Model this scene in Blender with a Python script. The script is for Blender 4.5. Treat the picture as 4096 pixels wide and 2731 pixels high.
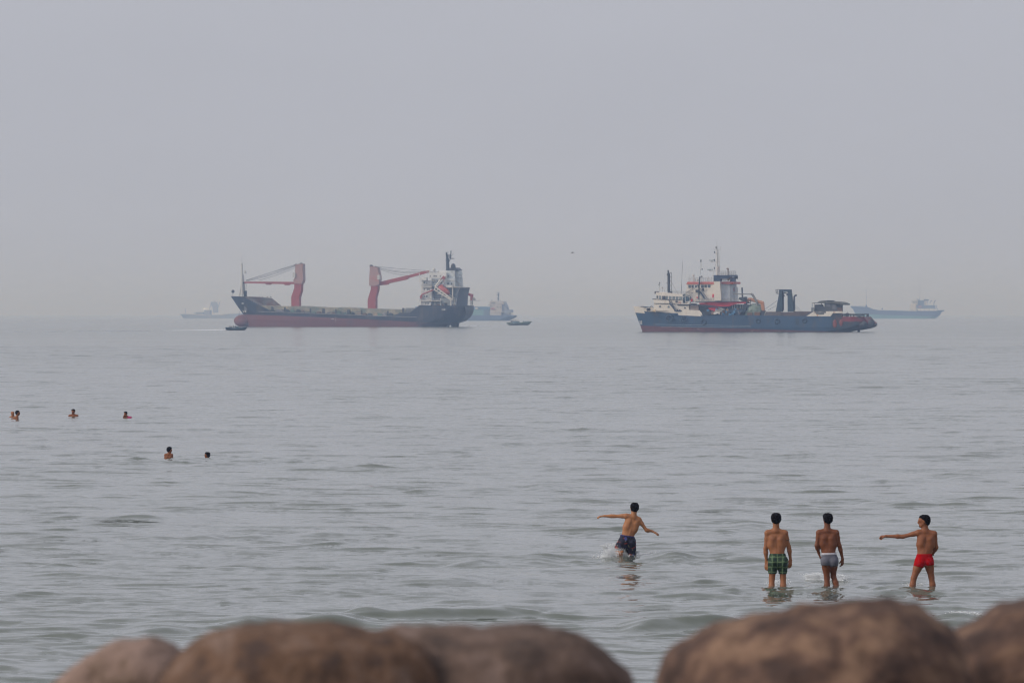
import bpy, bmesh, math, random
import numpy as np
from mathutils import Vector, noise as mnoise

# ------------------------------------------------------------------ clearing, camera, world, sun, exposure
for o in list(bpy.data.objects):
    bpy.data.objects.remove(o)
SC = bpy.context.scene
COL = SC.collection
R = math.radians
CAM_H = 4.5
FPX = 200.0 / 36.0 * 4096.0            # focal length in photo pixels
HORIZON = 1256.0                        # photo row of the horizon
PITCH = math.atan((1365.5 - HORIZON) / FPX)

cam_data = bpy.data.cameras.new('camera')
cam = bpy.data.objects.new('camera', cam_data)
COL.objects.link(cam)
cam.location = (0, 0, CAM_H)
cam.rotation_euler = (R(90) - PITCH, 0, 0)
cam_data.lens = 200
cam_data.sensor_width = 36
cam_data.clip_start = 0.1
cam_data.clip_end = 60000
cam_data.dof.use_dof = True
cam_data.dof.focus_distance = 150
cam_data.dof.aperture_fstop = 11.5
SC.camera = cam

SUN_EL, SUN_AZ = R(32), R(-112)          # azimuth from +Y, clockwise positive
world = bpy.data.worlds.new('World')
SC.world = world
world.use_nodes = True
wn, wl = world.node_tree.nodes, world.node_tree.links
bg = wn['Background']
sky = wn.new('ShaderNodeTexSky')
sky.sky_type = 'NISHITA'
sky.sun_disc = False
sky.sun_elevation = SUN_EL
sky.sun_rotation = SUN_AZ
sky.air_density = 1.0
sky.dust_density = 7.0
sky.ozone_density = 2.0
hsv = wn.new('ShaderNodeHueSaturation')
hsv.inputs['Saturation'].default_value = 0.22
wl.new(sky.outputs[0], hsv.inputs['Color'])
mixw = wn.new('ShaderNodeMix'); mixw.data_type = 'RGBA'
mixw.inputs['Factor'].default_value = 0.72
wl.new(hsv.outputs[0], mixw.inputs['A'])
wtc = wn.new('ShaderNodeTexCoord'); wmp = wn.new('ShaderNodeMapping'); wmp.inputs['Scale'].default_value = (3, 3, 9)
wl.new(wtc.outputs['Generated'], wmp.inputs['Vector'])
wnz = wn.new('ShaderNodeTexNoise'); wnz.inputs['Scale'].default_value = 4.0; wnz.inputs['Detail'].default_value = 3
wl.new(wmp.outputs[0], wnz.inputs['Vector'])
wmr = wn.new('ShaderNodeMapRange')
for k_, v_ in (('From Min', .3), ('From Max', .7), ('To Min', .98), ('To Max', 1.02)): wmr.inputs[k_].default_value = v_
wl.new(wnz.outputs['Fac'], wmr.inputs['Value'])
wsc = wn.new('ShaderNodeVectorMath'); wsc.operation = 'SCALE'
wsc.inputs[0].default_value = (4.37, 4.51, 5.12)      # overcast veil over the clear sky, with faint uneven murk
wl.new(wmr.outputs[0], wsc.inputs['Scale'])
wl.new(wsc.outputs[0], mixw.inputs['B'])
wl.new(mixw.outputs['Result'], bg.inputs['Color'])
bg.inputs['Strength'].default_value = 0.139

sd = bpy.data.lights.new('sun', 'SUN')
sd.energy = 1.4
sd.angle = R(14)
sd.color = (1.0, 0.90, 0.78)
sun = bpy.data.objects.new('sun', sd)
COL.objects.link(sun)
sv = Vector((math.sin(SUN_AZ) * math.cos(SUN_EL), math.cos(SUN_AZ) * math.cos(SUN_EL), math.sin(SUN_EL)))
sun.rotation_euler = sv.to_track_quat('Z', 'Y').to_euler()
sun.location = (0, 0, 60)

SC.view_settings.view_transform = 'Standard'
SC.view_settings.look = 'None'
SC.view_settings.exposure = 0.0
SC.view_settings.gamma = 1.0
SC.render.engine = 'CYCLES'
SC.cycles.filter_width = 1.15
SC.cycles.use_denoising = True
SC.cycles.max_bounces = 6
SC.cycles.volume_bounces = 1
SC.cycles.diffuse_bounces = 2
SC.cycles.glossy_bounces = 3

HAZE_DENSITY = 2.0e-4

# ------------------------------------------------------------------ helpers: tags, pixel rays, materials, meshes
def tag(o, label=None, cat=None, group=None, kind=None):
    if label: o['label'] = label
    if cat: o['category'] = cat
    if group: o['group'] = group
    if kind: o['kind'] = kind
    return o

def empty(name, loc, rz=0, label=None, cat=None, group=None):
    o = bpy.data.objects.new(name, None)
    o.empty_display_size = 0.3
    COL.objects.link(o)
    o.location = loc
    o.rotation_euler = (0, 0, rz)
    return tag(o, label, cat, group)

def ray(px, py):
    a, b = (px - 2048.0) / FPX, -(py - 1365.5) / FPX
    c, s = math.cos(PITCH), math.sin(PITCH)
    return Vector((a, c + b * s, -s + b * c))

def at_y(px, py, y):
    d = ray(px, py)
    return Vector((0, 0, CAM_H)) + d * (y / d.y)

def ground(px, py, z=0.0):
    d = ray(px, py)
    return Vector((0, 0, CAM_H)) + d * ((z - CAM_H) / d.z)

MATS = {}
def mat(name, col, rough=0.6, var=0.25, scale=1.0, col2=None, amt2=0.0, scale2=0.4, stretch=(1, 1, 1), bump=0.0, spec=0.4, sss=0.0):
    """painted or weathered surface: base colour, mottling, and patches of a second colour (rust, dirt)"""
    if name in MATS: return MATS[name]
    m = bpy.data.materials.new(name); m.use_nodes = True
    n, l = m.node_tree.nodes, m.node_tree.links
    b = n['Principled BSDF']
    tc = n.new('ShaderNodeTexCoord'); mp = n.new('ShaderNodeMapping')
    mp.inputs['Scale'].default_value = stretch
    l.new(tc.outputs['Object'], mp.inputs['Vector'])
    nz = n.new('ShaderNodeTexNoise'); nz.inputs['Scale'].default_value = scale
    nz.inputs['Detail'].default_value = 6; nz.inputs['Roughness'].default_value = 0.65
    l.new(mp.outputs[0], nz.inputs['Vector'])
    mr = n.new('ShaderNodeMapRange'); mr.inputs['From Min'].default_value = 0.3; mr.inputs['From Max'].default_value = 0.7
    mr.inputs['To Min'].default_value = 1 - var; mr.inputs['To Max'].default_value = 1 + var
    l.new(nz.outputs['Fac'], mr.inputs['Value'])
    mul = n.new('ShaderNodeVectorMath'); mul.operation = 'SCALE'
    mul.inputs[0].default_value = col[:3]
    l.new(mr.outputs[0], mul.inputs['Scale'])
    out = mul.outputs[0]
    if col2 and amt2 > 0:
        n2 = n.new('ShaderNodeTexNoise'); n2.inputs['Scale'].default_value = scale2
        n2.inputs['Detail'].default_value = 8; n2.inputs['Roughness'].default_value = 0.7
        l.new(mp.outputs[0], n2.inputs['Vector'])
        r2 = n.new('ShaderNodeMapRange')
        r2.inputs['From Min'].default_value = 0.62 - amt2 * 0.35; r2.inputs['From Max'].default_value = 0.74 - amt2 * 0.25
        l.new(n2.outputs['Fac'], r2.inputs['Value'])
        mx = n.new('ShaderNodeMix'); mx.data_type = 'RGBA'
        l.new(r2.outputs[0], mx.inputs['Factor']); l.new(out, mx.inputs['A'])
        mx.inputs['B'].default_value = (*col2[:3], 1)
        out = mx.outputs['Result']
    l.new(out, b.inputs['Base Color'])
    b.inputs['Roughness'].default_value = rough
    b.inputs['Specular IOR Level'].default_value = spec
    if sss: 
        b.inputs['Subsurface Weight'].default_value = sss
        b.inputs['Subsurface Radius'].default_value = (0.02, 0.008, 0.004)
    if bump:
        bp = n.new('ShaderNodeBump'); bp.inputs['Strength'].default_value = bump; bp.inputs['Distance'].default_value = 0.05
        l.new(nz.outputs['Fac'], bp.inputs['Height']); l.new(bp.outputs[0], b.inputs['Normal'])
    MATS[name] = m
    return m

def lamp_mat(name, col, e):
    m = bpy.data.materials.new(name); m.use_nodes = True
    b = m.node_tree.nodes['Principled BSDF']
    b.inputs['Emission Color'].default_value = (*col, 1); b.inputs['Emission Strength'].default_value = e
    return m

class MB:
    def __init__(s): s.v = []; s.f = []; s.m = []
    def add(s, vs, fs, mi=0):
        o = len(s.v); s.v += [tuple(v) for v in vs]; s.f += [tuple(i + o for i in f) for f in fs]; s.m += [mi] * len(fs); return s
    def box(s, x0, x1, y0, y1, z0, z1, mi=0):
        return s.add([(x, y, z) for x in (x0, x1) for y in (y0, y1) for z in (z0, z1)],
                     [(0, 1, 3, 2), (4, 6, 7, 5), (0, 4, 5, 1), (2, 3, 7, 6), (0, 2, 6, 4), (1, 5, 7, 3)], mi)
    def prism(s, pts, y0, y1, mi=0):
        n = len(pts)
        vs = [(x, y0, z) for x, z in pts] + [(x, y1, z) for x, z in pts]
        fs = [tuple(range(n)), tuple(range(2 * n - 1, n - 1, -1))] + [(i, (i + 1) % n, n + (i + 1) % n, n + i) for i in range(n)]
        return s.add(vs, fs, mi)
    def tube(s, p0, p1, r0, r1=None, n=8, mi=0):
        p0, p1 = Vector(p0), Vector(p1); r1 = r0 if r1 is None else r1
        d = (p1 - p0)
        if d.length < 1e-9: return s
        d.normalize(); a = d.orthogonal().normalized(); b = d.cross(a)
        ring = lambda p, r: [p + (a * math.cos(2 * math.pi * k / n) + b * math.sin(2 * math.pi * k / n)) * r for k in range(n)]
        return s.add(ring(p0, r0) + ring(p1, r1),
                     [(k, (k + 1) % n, n + (k + 1) % n, n + k) for k in range(n)] + [tuple(range(n - 1, -1, -1)), tuple(range(n, 2 * n))], mi)
    def path(s, pts, r, n=8, mi=0):
        for a, b in zip(pts, pts[1:]): s.tube(a, b, r, n=n, mi=mi)
        return s
    def ball(s, c, r, n=12, mi=0):
        if not hasattr(r, '__len__'): r = (r, r, r)
        h = n // 2; vs = [(c[0], c[1], c[2] + r[2])]
        for i in range(1, h):
            for k in range(n):
                t, p = math.pi * i / h, 2 * math.pi * k / n
                vs.append((c[0] + r[0] * math.sin(t) * math.cos(p), c[1] + r[1] * math.sin(t) * math.sin(p), c[2] + r[2] * math.cos(t)))
        vs.append((c[0], c[1], c[2] - r[2])); L = len(vs) - 1
        fs = [(0, 1 + k, 1 + (k + 1) % n) for k in range(n)]
        for i in range(h - 2):
            for k in range(n):
                a, b = 1 + i * n + k, 1 + i * n + (k + 1) % n
                fs.append((a, a + n, b + n, b))
        fs += [(L, 1 + (h - 2) * n + (k + 1) % n, 1 + (h - 2) * n + k) for k in range(n)]
        return s.add(vs, fs, mi)
    def torus(s, c, Rr, r, n=18, k=8, mi=0):
        vs, fs = [], []
        for i in range(n):
            a = 2 * math.pi * i / n
            for j in range(k):
                b = 2 * math.pi * j / k
                q = Rr + r * math.cos(b)
                vs.append((c[0] + q * math.cos(a), c[1] + r * math.sin(b), c[2] + q * math.sin(a)))
        for i in range(n):
            for j in range(k):
                fs.append((i * k + j, ((i + 1) % n) * k + j, ((i + 1) % n) * k + (j + 1) % k, i * k + (j + 1) % k))
        return s.add(vs, fs, mi)
    def build(s, name, mats, parent=None, smooth=False):
        me = bpy.data.meshes.new(name)
        me.from_pydata(s.v, [], s.f)
        if not isinstance(mats, (list, tuple)): mats = [mats]
        for m in mats: me.materials.append(m)
        me.polygons.foreach_set('material_index', s.m)
        if smooth: me.polygons.foreach_set('use_smooth', [True] * len(me.polygons))
        bm = bmesh.new(); bm.from_mesh(me); bmesh.ops.recalc_face_normals(bm, faces=bm.faces); bm.to_mesh(me); bm.free()
        o = bpy.data.objects.new(name, me)
        COL.objects.link(o)
        if parent: o.parent = parent
        return o

def text_mesh(txt, size, material, name, parent, loc, rot=(R(90), 0, 0), shear=0.0, thick=0.02, width=None):
    cu = bpy.data.curves.new('lettering', 'FONT')
    cu.body = txt; cu.size = size; cu.extrude = thick; cu.shear = shear; cu.offset = size * 0.02
    t = bpy.data.objects.new('lettering_source', cu); COL.objects.link(t)
    dg = bpy.context.evaluated_depsgraph_get()
    me = bpy.data.meshes.new_from_object(t.evaluated_get(dg))
    bpy.data.objects.remove(t)
    if width:
        mx = max(v.co.x for v in me.vertices)
        for v in me.vertices: v.co.x *= width / mx
    me.materials.clear(); me.materials.append(material)
    o = bpy.data.objects.new(name, me); COL.objects.link(o)
    o.parent = parent; o.location = loc; o.rotation_euler = rot
    return o

# ------------------------------------------------------------------ the setting: sea, shore, boulders
rng = np.random.default_rng(7)

def wave_field(X, Y, DX, DY):
    """sum of many wind ripples and low swell; parts too short for the local mesh spacing are left to the bump texture"""
    Z = np.zeros_like(X)
    r = np.random.default_rng(11)
    # slow patchiness: calmer and rougher zones
    patch = np.zeros_like(X)
    for _ in range(9):
        kx, ky = r.normal(0, 0.05), r.normal(0, 0.035)
        patch += np.sin(kx * X + ky * Y + r.uniform(0, 6.28))
    patch = np.clip(0.85 + 0.22 * patch, 0.35, 1.7)
    N = 120
    for i in range(N):
        lam = 0.45 * (14.0 / 0.45) ** ((i + r.uniform()) / N)
        ang = r.normal(0, 0.75 if lam < 3 else 0.38)
        k = 2 * math.pi / lam
        kx, ky = k * math.sin(ang), k * math.cos(ang)
        slope = 0.0066 * (1.0 if lam < 3 else 0.7)
        a = slope / k
        eff = np.minimum(lam / max(abs(math.sin(ang)), 0.05) / (2.2 * DX), lam / (2.5 * DY))
        w = np.clip(eff - 0.6, 0, 1)
        ph = kx * X + ky * Y + r.uniform(0, 6.28)
        s = np.sin(ph)
        Z += (a * w * (s + 0.25 * np.cos(2 * ph))).astype(np.float32) * (patch if lam < 6 else 1.0)
    return Z

def ridge(Z, X, Y, x0, y0, x1, y1, h, wf, wb, seed):
    """one low breaking crest from (x0,y0) to (x1,y1): steep on the shore side (small y), long at the back"""
    r = np.random.default_rng(seed)
    t = np.clip((X - x0) / (x1 - x0), -0.4, 1.4)
    yc = y0 + (y1 - y0) * t
    for q in range(5):
        yc = yc + r.uniform(0.1, 0.35) / (q + 1) * np.sin(X * (0.5 + q * 0.9) + r.uniform(0, 6.28))
    env = np.clip(1 - np.abs(2 * t - 1) ** 3, 0, 1)
    mod = 0.62
    for q in range(5):
        mod = mod + 0.17 * np.sin(X * (0.8 + 1.1 * q) + r.uniform(0, 6.28))
    env = env * np.clip(mod, 0.05, 1.3)
    d = Y - yc
    return Z + (h * env * np.where(d < 0, np.exp(-(d / wf) ** 2), np.exp(-(d / wb) ** 2))).astype(np.float32)

def build_sea():
    # rows get sparser with distance from the shore, columns spread with distance: level of detail only
    ys = [24.0]
    while ys[-1] < 60: ys.append(ys[-1] + 0.8)
    while ys[-1] < 34000:
        y = ys[-1]
        ys.append(y + (0.085 if y < 140 else 0.085 + (y - 140) * 0.0012 if y < 800 else y * 0.012 if y < 3000 else y * 0.06))
    ys = np.array(ys)
    tc = np.linspace(-0.120, 0.120, 700)
    side = 0.120 + 0.012 * (np.exp(np.linspace(0, 4.6, 46))[1:] - 1)
    ts = np.concatenate([-side[::-1], tc, side])
    nY, nX = len(ys), len(ts)
    base = np.maximum(ys, 60.0)
    X = (base[:, None] * ts[None, :]).astype(np.float32)
    Y = np.repeat(ys[:, None], nX, 1).astype(np.float32)
    dys = np.gradient(ys)[:, None]; dts = np.gradient(ts)[None, :]
    Z = np.zeros((nY, nX), np.float32)
    CH = 100
    for a in range(0, nY, CH):
        s = slice(a, min(nY, a + CH))
        Z[s] = wave_field(X[s], Y[s], base[s, None] * dts, np.repeat(dys[s], nX, 1))
    # short steep wavelets, each a small crest with its steep side towards the shore
    r = np.random.default_rng(5)
    W = []
    for _ in range(4300):
        d = CAM_H * FPX / 4 / r.uniform(26, 430) if r.random() < .75 else math.sqrt(r.uniform(60 ** 2, 800 ** 2))
        W.append((d * r.uniform(-.125, .125), d, r.uniform(.18, .75) * (1 + d / 260), r.uniform(.006, .027) * (1 + d / 300), r.normal(0, .22)))
    for _ in range(1500):
        d = r.uniform(66, 112)
        W.append((d * r.uniform(-.125, .125), d, r.uniform(.10, .45), r.uniform(.005, .017), r.normal(0, .3)))
    for px, py, n_, sp_ in ((3110, 2352, 60, .7), (3310, 2344, 70, .8), (3720, 2354, 60, .7), (2520, 2240, 120, 1.1), (690, 1842, 60, 1.3), (900, 1842, 90, 2.2), (1300, 1850, 90, 4.0), (280, 1672, 15, .8), (500, 1672, 15, .8)):
        b = ground(px, py)
        for _ in range(n_):
            W.append((b.x + r.normal(0, sp_), b.y + r.normal(-.4, sp_ * 1.2), r.uniform(.06, .28) * (1 + b.y / 300), r.uniform(.008, .024), r.normal(0, .35)))
    for (x0, d, L, h_, sk) in W:
        wf, wb = h_ * r.uniform(2.3, 4.0), h_ * r.uniform(10, 20)
        i0, i1 = np.searchsorted(ys, [d - 3 * wf - L * abs(sk), d + 3 * wb + L * abs(sk)])
        bd = max(d, 60.0)
        j0, j1 = np.searchsorted(ts, [(x0 - 2.2 * L) / bd, (x0 + 2.2 * L) / bd])
        if i1 <= i0 or j1 <= j0: continue
        xs_ = X[i0:i1, j0:j1] - x0
        dd = Y[i0:i1, j0:j1] - d - xs_ * sk + .12 * L * np.sin(xs_ / L * 2.3 + x0)
        Z[i0:i1, j0:j1] += h_ * np.exp(-(xs_ / L) ** 2) * np.where(dd < 0, np.exp(-(dd / wf) ** 2), np.exp(-(dd / wb) ** 2))
    # ripples flatten a little in the lee right around each bather
    for (px, py) in ((3110, 2348), (3315, 2339), (3715, 2347), (2510, 2229), (53, 1668), (70, 1676), (293, 1666), (505, 1669), (678, 1839), (830, 1836)):
        b = ground(px, py)
        w = np.exp(-((X - b.x) / .6) ** 2 - ((Y - b.y) / .9) ** 2)
        Z *= (1 - .6 * w)
    def g(px, py): 
        p = ground(px, py); return p.x, p.y
    def rd(Z, xa, ya, xb, yb, h, wf, wb, seed):
        (x0, y0), (x1, y1) = g(xa, ya), g(xb, yb)
        sel = (ys > min(y0, y1) - 14) & (ys < max(y0, y1) + 20)
        Z[sel] = ridge(Z[sel], X[sel], Y[sel], x0, y0, x1, y1, h * 1.55, wf * .8, wb, seed)
        return Z
    crests = [(1350, 2478, 2260, 2472, .15, .45, 1.8, 1), (250, 2535, 1560, 2500, .075, .4, 1.5, 2), (2480, 2528, 3150, 2500, .13, .45, 1.6, 3),
              (3650, 2506, 4400, 2486, .10, .45, 1.6, 4), (2250, 2372, 3250, 2368, .05, .35, 1.2, 5), (3000, 2376, 4200, 2376, .045, .35, 1.2, 55),
              (-100, 2182, 520, 2166, .075, .6, 2.2, 6), (420, 2160, 1050, 2146, .07, .6, 2.2, 61), (700, 2152, 1600, 2128, .085, .6, 2.0, 7), (2380, 2236, 3150, 2236, .085, .45, 1.8, 8),
              (150, 2266, 620, 2264, .075, .5, 1.6, 9), (1600, 2262, 2250, 2240, .06, .5, 1.6, 10), (1200, 2268, 1520, 2262, .06, .5, 1.6, 16),
              (2620, 2112, 3160, 2112, .085, .6, 2.2, 11), (3420, 2018, 3900, 2018, .07, .8, 2.5, 12), (150, 2078, 700, 2070, .045, .7, 2.2, 13),
              (1800, 1962, 2350, 1956, .06, .9, 2.6, 14), (1650, 2322, 2250, 2318, .055, .4, 1.4, 15), (1150, 2088, 1700, 2060, .05, .7, 2, 17),
              (2150, 1875, 2800, 1872, .06, 1.2, 3, 18), (1100, 1875, 1750, 1868, .05, 1.2, 3, 19), (3300, 1925, 4200, 1915, .05, 1.0, 3, 20),
              (-100, 2000, 380, 1992, .07, .8, 2.5, 21), (3300, 2250, 4200, 2250, .045, .5, 1.6, 22), (200, 2420, 1300, 2400, .03, .4, 1.4, 23),
              (600, 1848, 950, 1846, .04, 1.2, 3, 24), (-100, 2640, 900, 2620, .05, .4, 1.4, 25), (2300, 2650, 2700, 2640, .05, .4, 1.4, 26)]
    for c in crests: Z = rd(Z, *c)
    # calm the water a little just where the bathers stand so that nobody floats
    co = np.empty((nY * nX, 3), np.float32)
    co[:, 0] = X.ravel(); co[:, 1] = Y.ravel(); co[:, 2] = Z.ravel()
    i = np.arange((nY - 1) * (nX - 1)); rI, cI = i // (nX - 1), i % (nX - 1)
    a = rI * nX + cI
    q = np.stack([a, a + 1, a + nX + 1, a + nX], 1).astype(np.int32)
    me = bpy.data.meshes.new('sea')
    me.vertices.add(len(co)); me.vertices.foreach_set('co', co.ravel())
    me.loops.add(q.size); me.loops.foreach_set('vertex_index', q.ravel())
    me.polygons.add(len(q)); me.polygons.foreach_set('loop_start', np.arange(len(q), dtype=np.int32) * 4)
    me.polygons.foreach_set('use_smooth', np.ones(len(q), bool))
    me.update(calc_edges=True)
    m = bpy.data.materials.new('sea_water'); m.use_nodes = True
    n, l = m.node_tree.nodes, m.node_tree.links
    b = n['Principled BSDF']
    b.inputs['Base Color'].default_value = (0.116, 0.130, 0.108, 1)
    b.inputs['Roughness'].default_value = 0.06
    b.inputs['IOR'].default_value = 1.333
    geo = n.new('ShaderNodeNewGeometry')
    prev = geo.outputs['Normal']
    for sc_, st, amp in ((4.5, (0.8, 1.0, 1), 0.26), (1.1, (0.7, 1.0, 1), 0.17), (0.22, (0.8, 1.0, 1), 0.13), (0.03, (0.8, 0.5, 1), 0.12)):
        mp = n.new('ShaderNodeMapping'); mp.inputs['Scale'].default_value = st
        l.new(geo.outputs['Position'], mp.inputs['Vector'])
        nz = n.new('ShaderNodeTexNoise'); nz.inputs['Scale'].default_value = sc_; nz.inputs['Detail'].default_value = 2
        l.new(mp.outputs[0], nz.inputs['Vector'])
        ma = n.new('ShaderNodeVectorMath'); ma.operation = 'MULTIPLY_ADD'      # slopes of ripples too small for the mesh
        l.new(nz.outputs['Color'], ma.inputs[0]); ma.inputs[1].default_value = (amp * .7, amp, 0); ma.inputs[2].default_value = (-amp * .35, -amp * .5, 0)
        ad = n.new('ShaderNodeVectorMath'); ad.operation = 'ADD'
        l.new(prev, ad.inputs[0]); l.new(ma.outputs[0], ad.inputs[1]); prev = ad.outputs[0]
    sx_ = n.new('ShaderNodeSeparateXYZ'); l.new(geo.outputs['Position'], sx_.inputs[0])
    rr_ = n.new('ShaderNodeMapRange'); l.new(sx_.outputs['Y'], rr_.inputs['Value'])       # wind-roughened water offshore
    for k_, v_ in (('From Min', 250), ('From Max', 1300), ('To Min', .06), ('To Max', .15)): rr_.inputs[k_].default_value = v_
    l.new(rr_.outputs[0], b.inputs['Roughness'])
    nm = n.new('ShaderNodeVectorMath'); nm.operation = 'NORMALIZE'
    l.new(prev, nm.inputs[0]); l.new(nm.outputs[0], b.inputs['Normal'])
    me.materials.append(m)
    o = bpy.data.objects.new('sea', me); COL.objects.link(o)
    tag(o, 'grey green sea with small ripples and low swell reaching the hazy horizon', 'sea', kind='structure')
    return o, X, Y, Z, ys, ts

SEA, SX, SY, SZ, SYS, STS = build_sea()
def sea_z(x, y):
    i = int(np.searchsorted(SYS, y)); j = int(np.searchsorted(STS, x / max(y, 60)))
    return float(SZ[min(i, len(SYS) - 1), min(j, len(STS) - 1)])

def rock_mat(name, c1, c2, c3):
    m = bpy.data.materials.new(name); m.use_nodes = True
    n, l = m.node_tree.nodes, m.node_tree.links
    b = n['Principled BSDF']; b.inputs['Roughness'].default_value = 0.9; b.inputs['Specular IOR Level'].default_value = 0.15
    tc = n.new('ShaderNodeTexCoord')
    n1 = n.new('ShaderNodeTexNoise'); n1.inputs['Scale'].default_value = 11; n1.inputs['Detail'].default_value = 5; n1.inputs['Roughness'].default_value = 0.6
    n2 = n.new('ShaderNodeTexNoise'); n2.inputs['Scale'].default_value = 26; n2.inputs['Detail'].default_value = 6
    for q in (n1, n2): l.new(tc.outputs['Object'], q.inputs['Vector'])
    cr = n.new('ShaderNodeValToRGB'); e = cr.color_ramp.elements
    e[0].position = 0.38; e[0].color = (*c1, 1); e[1].position = 0.62; e[1].color = (*c3, 1)
    k = e.new(0.5); k.color = (*c2, 1)
    l.new(n1.outputs['Fac'], cr.inputs['Fac'])
    mr = n.new('ShaderNodeMapRange'); mr.inputs['From Min'].default_value = .3; mr.inputs['From Max'].default_value = .7; mr.inputs['To Min'].default_value = .80; mr.inputs['To Max'].default_value = 1.14
    l.new(n2.outputs['Fac'], mr.inputs['Value'])
    sc_ = n.new('ShaderNodeVectorMath'); sc_.operation = 'SCALE'
    l.new(cr.outputs[0], sc_.inputs[0]); l.new(mr.outputs[0], sc_.inputs['Scale']); l.new(sc_.outputs[0], b.inputs['Base Color'])
    bp = n.new('ShaderNodeBump'); bp.inputs['Distance'].default_value = .02; bp.inputs['Strength'].default_value = .6
    l.new(n2.outputs['Fac'], bp.inputs['Height']); l.new(bp.outputs[0], b.inputs['Normal'])
    return m

def boulder(outline, y, depth, m, label, seed):
    """a stone whose front profile follows a list of (photo column, photo row) points along its top, standing y metres away"""
    xs = [p[0] for p in outline]
    PX = y / FPX
    nA, nL = 72, 34
    base_z = 3.62
    x_lo, x_hi = min(xs), max(xs)
    cx = 0.5 * (x_lo + x_hi)
    rx = 0.5 * (x_hi - x_lo) * PX
    vs, fs = [], []
    top = lambda px: CAM_H - (float(np.interp(px, xs, [p[1] for p in outline])) + 16 * mnoise.fractal(Vector((px * .012, seed, 0)), 1.0, 2.0, 3) - HORIZON) * PX
    for i in range(nL + 1):
        ph = (i / nL) * math.pi - math.pi / 2        # across the stone, left to right
        sx = math.sin(ph); c = math.cos(ph) ** 0.8 if abs(ph) < math.pi / 2 - 1e-6 else 0.0
        px = cx + sx * rx / PX
        zt = top(px)
        zc = base_z + (zt - base_z) * 0.45
        for k in range(nA):
            a = 2 * math.pi * k / nA
            ca, sa = math.cos(a), math.sin(a)
            ca_ = math.copysign(abs(ca) ** 0.8, ca); sa_ = math.copysign(abs(sa) ** 0.75, sa)
            yy = ca_ * depth * c
            zz = zc + sa_ * ((zt - zc) if sa > 0 else (zc - base_z + 0.05)) * (min(1, c * 3.0))
            v = Vector((sx * rx, yy, zz))
            nn = mnoise.fractal(v * 6 + Vector((seed, 0, 0)), 1.0, 2.0, 5)
            vs.append((v.x + nn * 0.008, v.y + nn * 0.03, v.z + (nn * 0.010 + mnoise.fractal(v * 22 + Vector((seed, 5, 0)), 1.0, 2.0, 3) * .006) * (1 if sa > 0 else .3)))
    for i in range(nL):
        for k in range(nA):
            a, b = i * nA + k, i * nA + (k + 1) % nA
            fs.append((a, b, b + nA, a + nA))
    mb = MB(); mb.add(vs, fs)
    o = mb.build('boulder', m, smooth=True)
    p = at_y(cx, 1256, y)
    o.location = (p.x, y, 0)
    for q in o.data.vertices: q.co.z -= 3.6
    o.location.z = 3.6
    tag(o, label, 'boulder', 'boulders along the top of the shore bank')
    return o

rk_brown = rock_mat('brown_rock', (.075, .050, .042), (.142, .084, .056), (.195, .130, .100))
rk_grey = rock_mat('grey_brown_rock', (.080, .058, .050), (.132, .090, .072), (.190, .134, .112))
rk_pink = rock_mat('pinkish_rock', (.105, .072, .048), (.225, .155, .125), (.280, .195, .160))
rk_tan = rock_mat('tan_rock', (.062, .042, .037), (.118, .072, .055), (.225, .140, .095))
boulder([(150, 2790), (200, 2745), (300, 2650), (400, 2590), (520, 2548), (610, 2545), (680, 2572), (730, 2608), (790, 2700), (830, 2800)], 10.32, 0.128, rk_pink, 'smallest pale pinkish boulder at the left end of the row', 3.1)
boulder([(590, 2800), (650, 2680), (715, 2612), (790, 2560), (870, 2522), (1000, 2498), (1180, 2490), (1320, 2497), (1440, 2508), (1570, 2530), (1690, 2570), (1770, 2700), (1810, 2800)], 9.92, 0.192, rk_brown, 'brown rounded boulder overlapping the small pale pinkish one', 9.4)
boulder([(1290, 2800), (1360, 2610), (1430, 2545), (1540, 2520),  (1660, 2496), (1760, 2502), (1850, 2492), (1960, 2504), (2060, 2500), (2130, 2484), (2200, 2500), (2260, 2505), (2360, 2540), (2450, 2620), (2520, 2700), (2560, 2800)], 10.08, 0.240, rk_grey, 'grey brown boulder with a rounded right shoulder beside the narrow water gap', 15.7)
boulder([(2590, 2860), (2615, 2740), (2655, 2620), (2720, 2560), (2850, 2500), (3050, 2455), (3250, 2420), (3450, 2392), (3560, 2390), (3650, 2412), (3710, 2455), (3790, 2500), (3850, 2560), (3920, 2760)], 9.84, 0.288, rk_tan, 'largest dark brown boulder, highest of the row, below the bathers', 22.9)
boulder([(3540, 2800), (3600, 2640), (3690, 2560), (3790, 2525), (3900, 2490), (3980, 2430), (4100, 2400), (4250, 2400), (4420, 2470), (4560, 2700)], 10.32, 0.240, rk_tan, 'rust brown boulder cut off by the right edge', 31.3)

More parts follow.
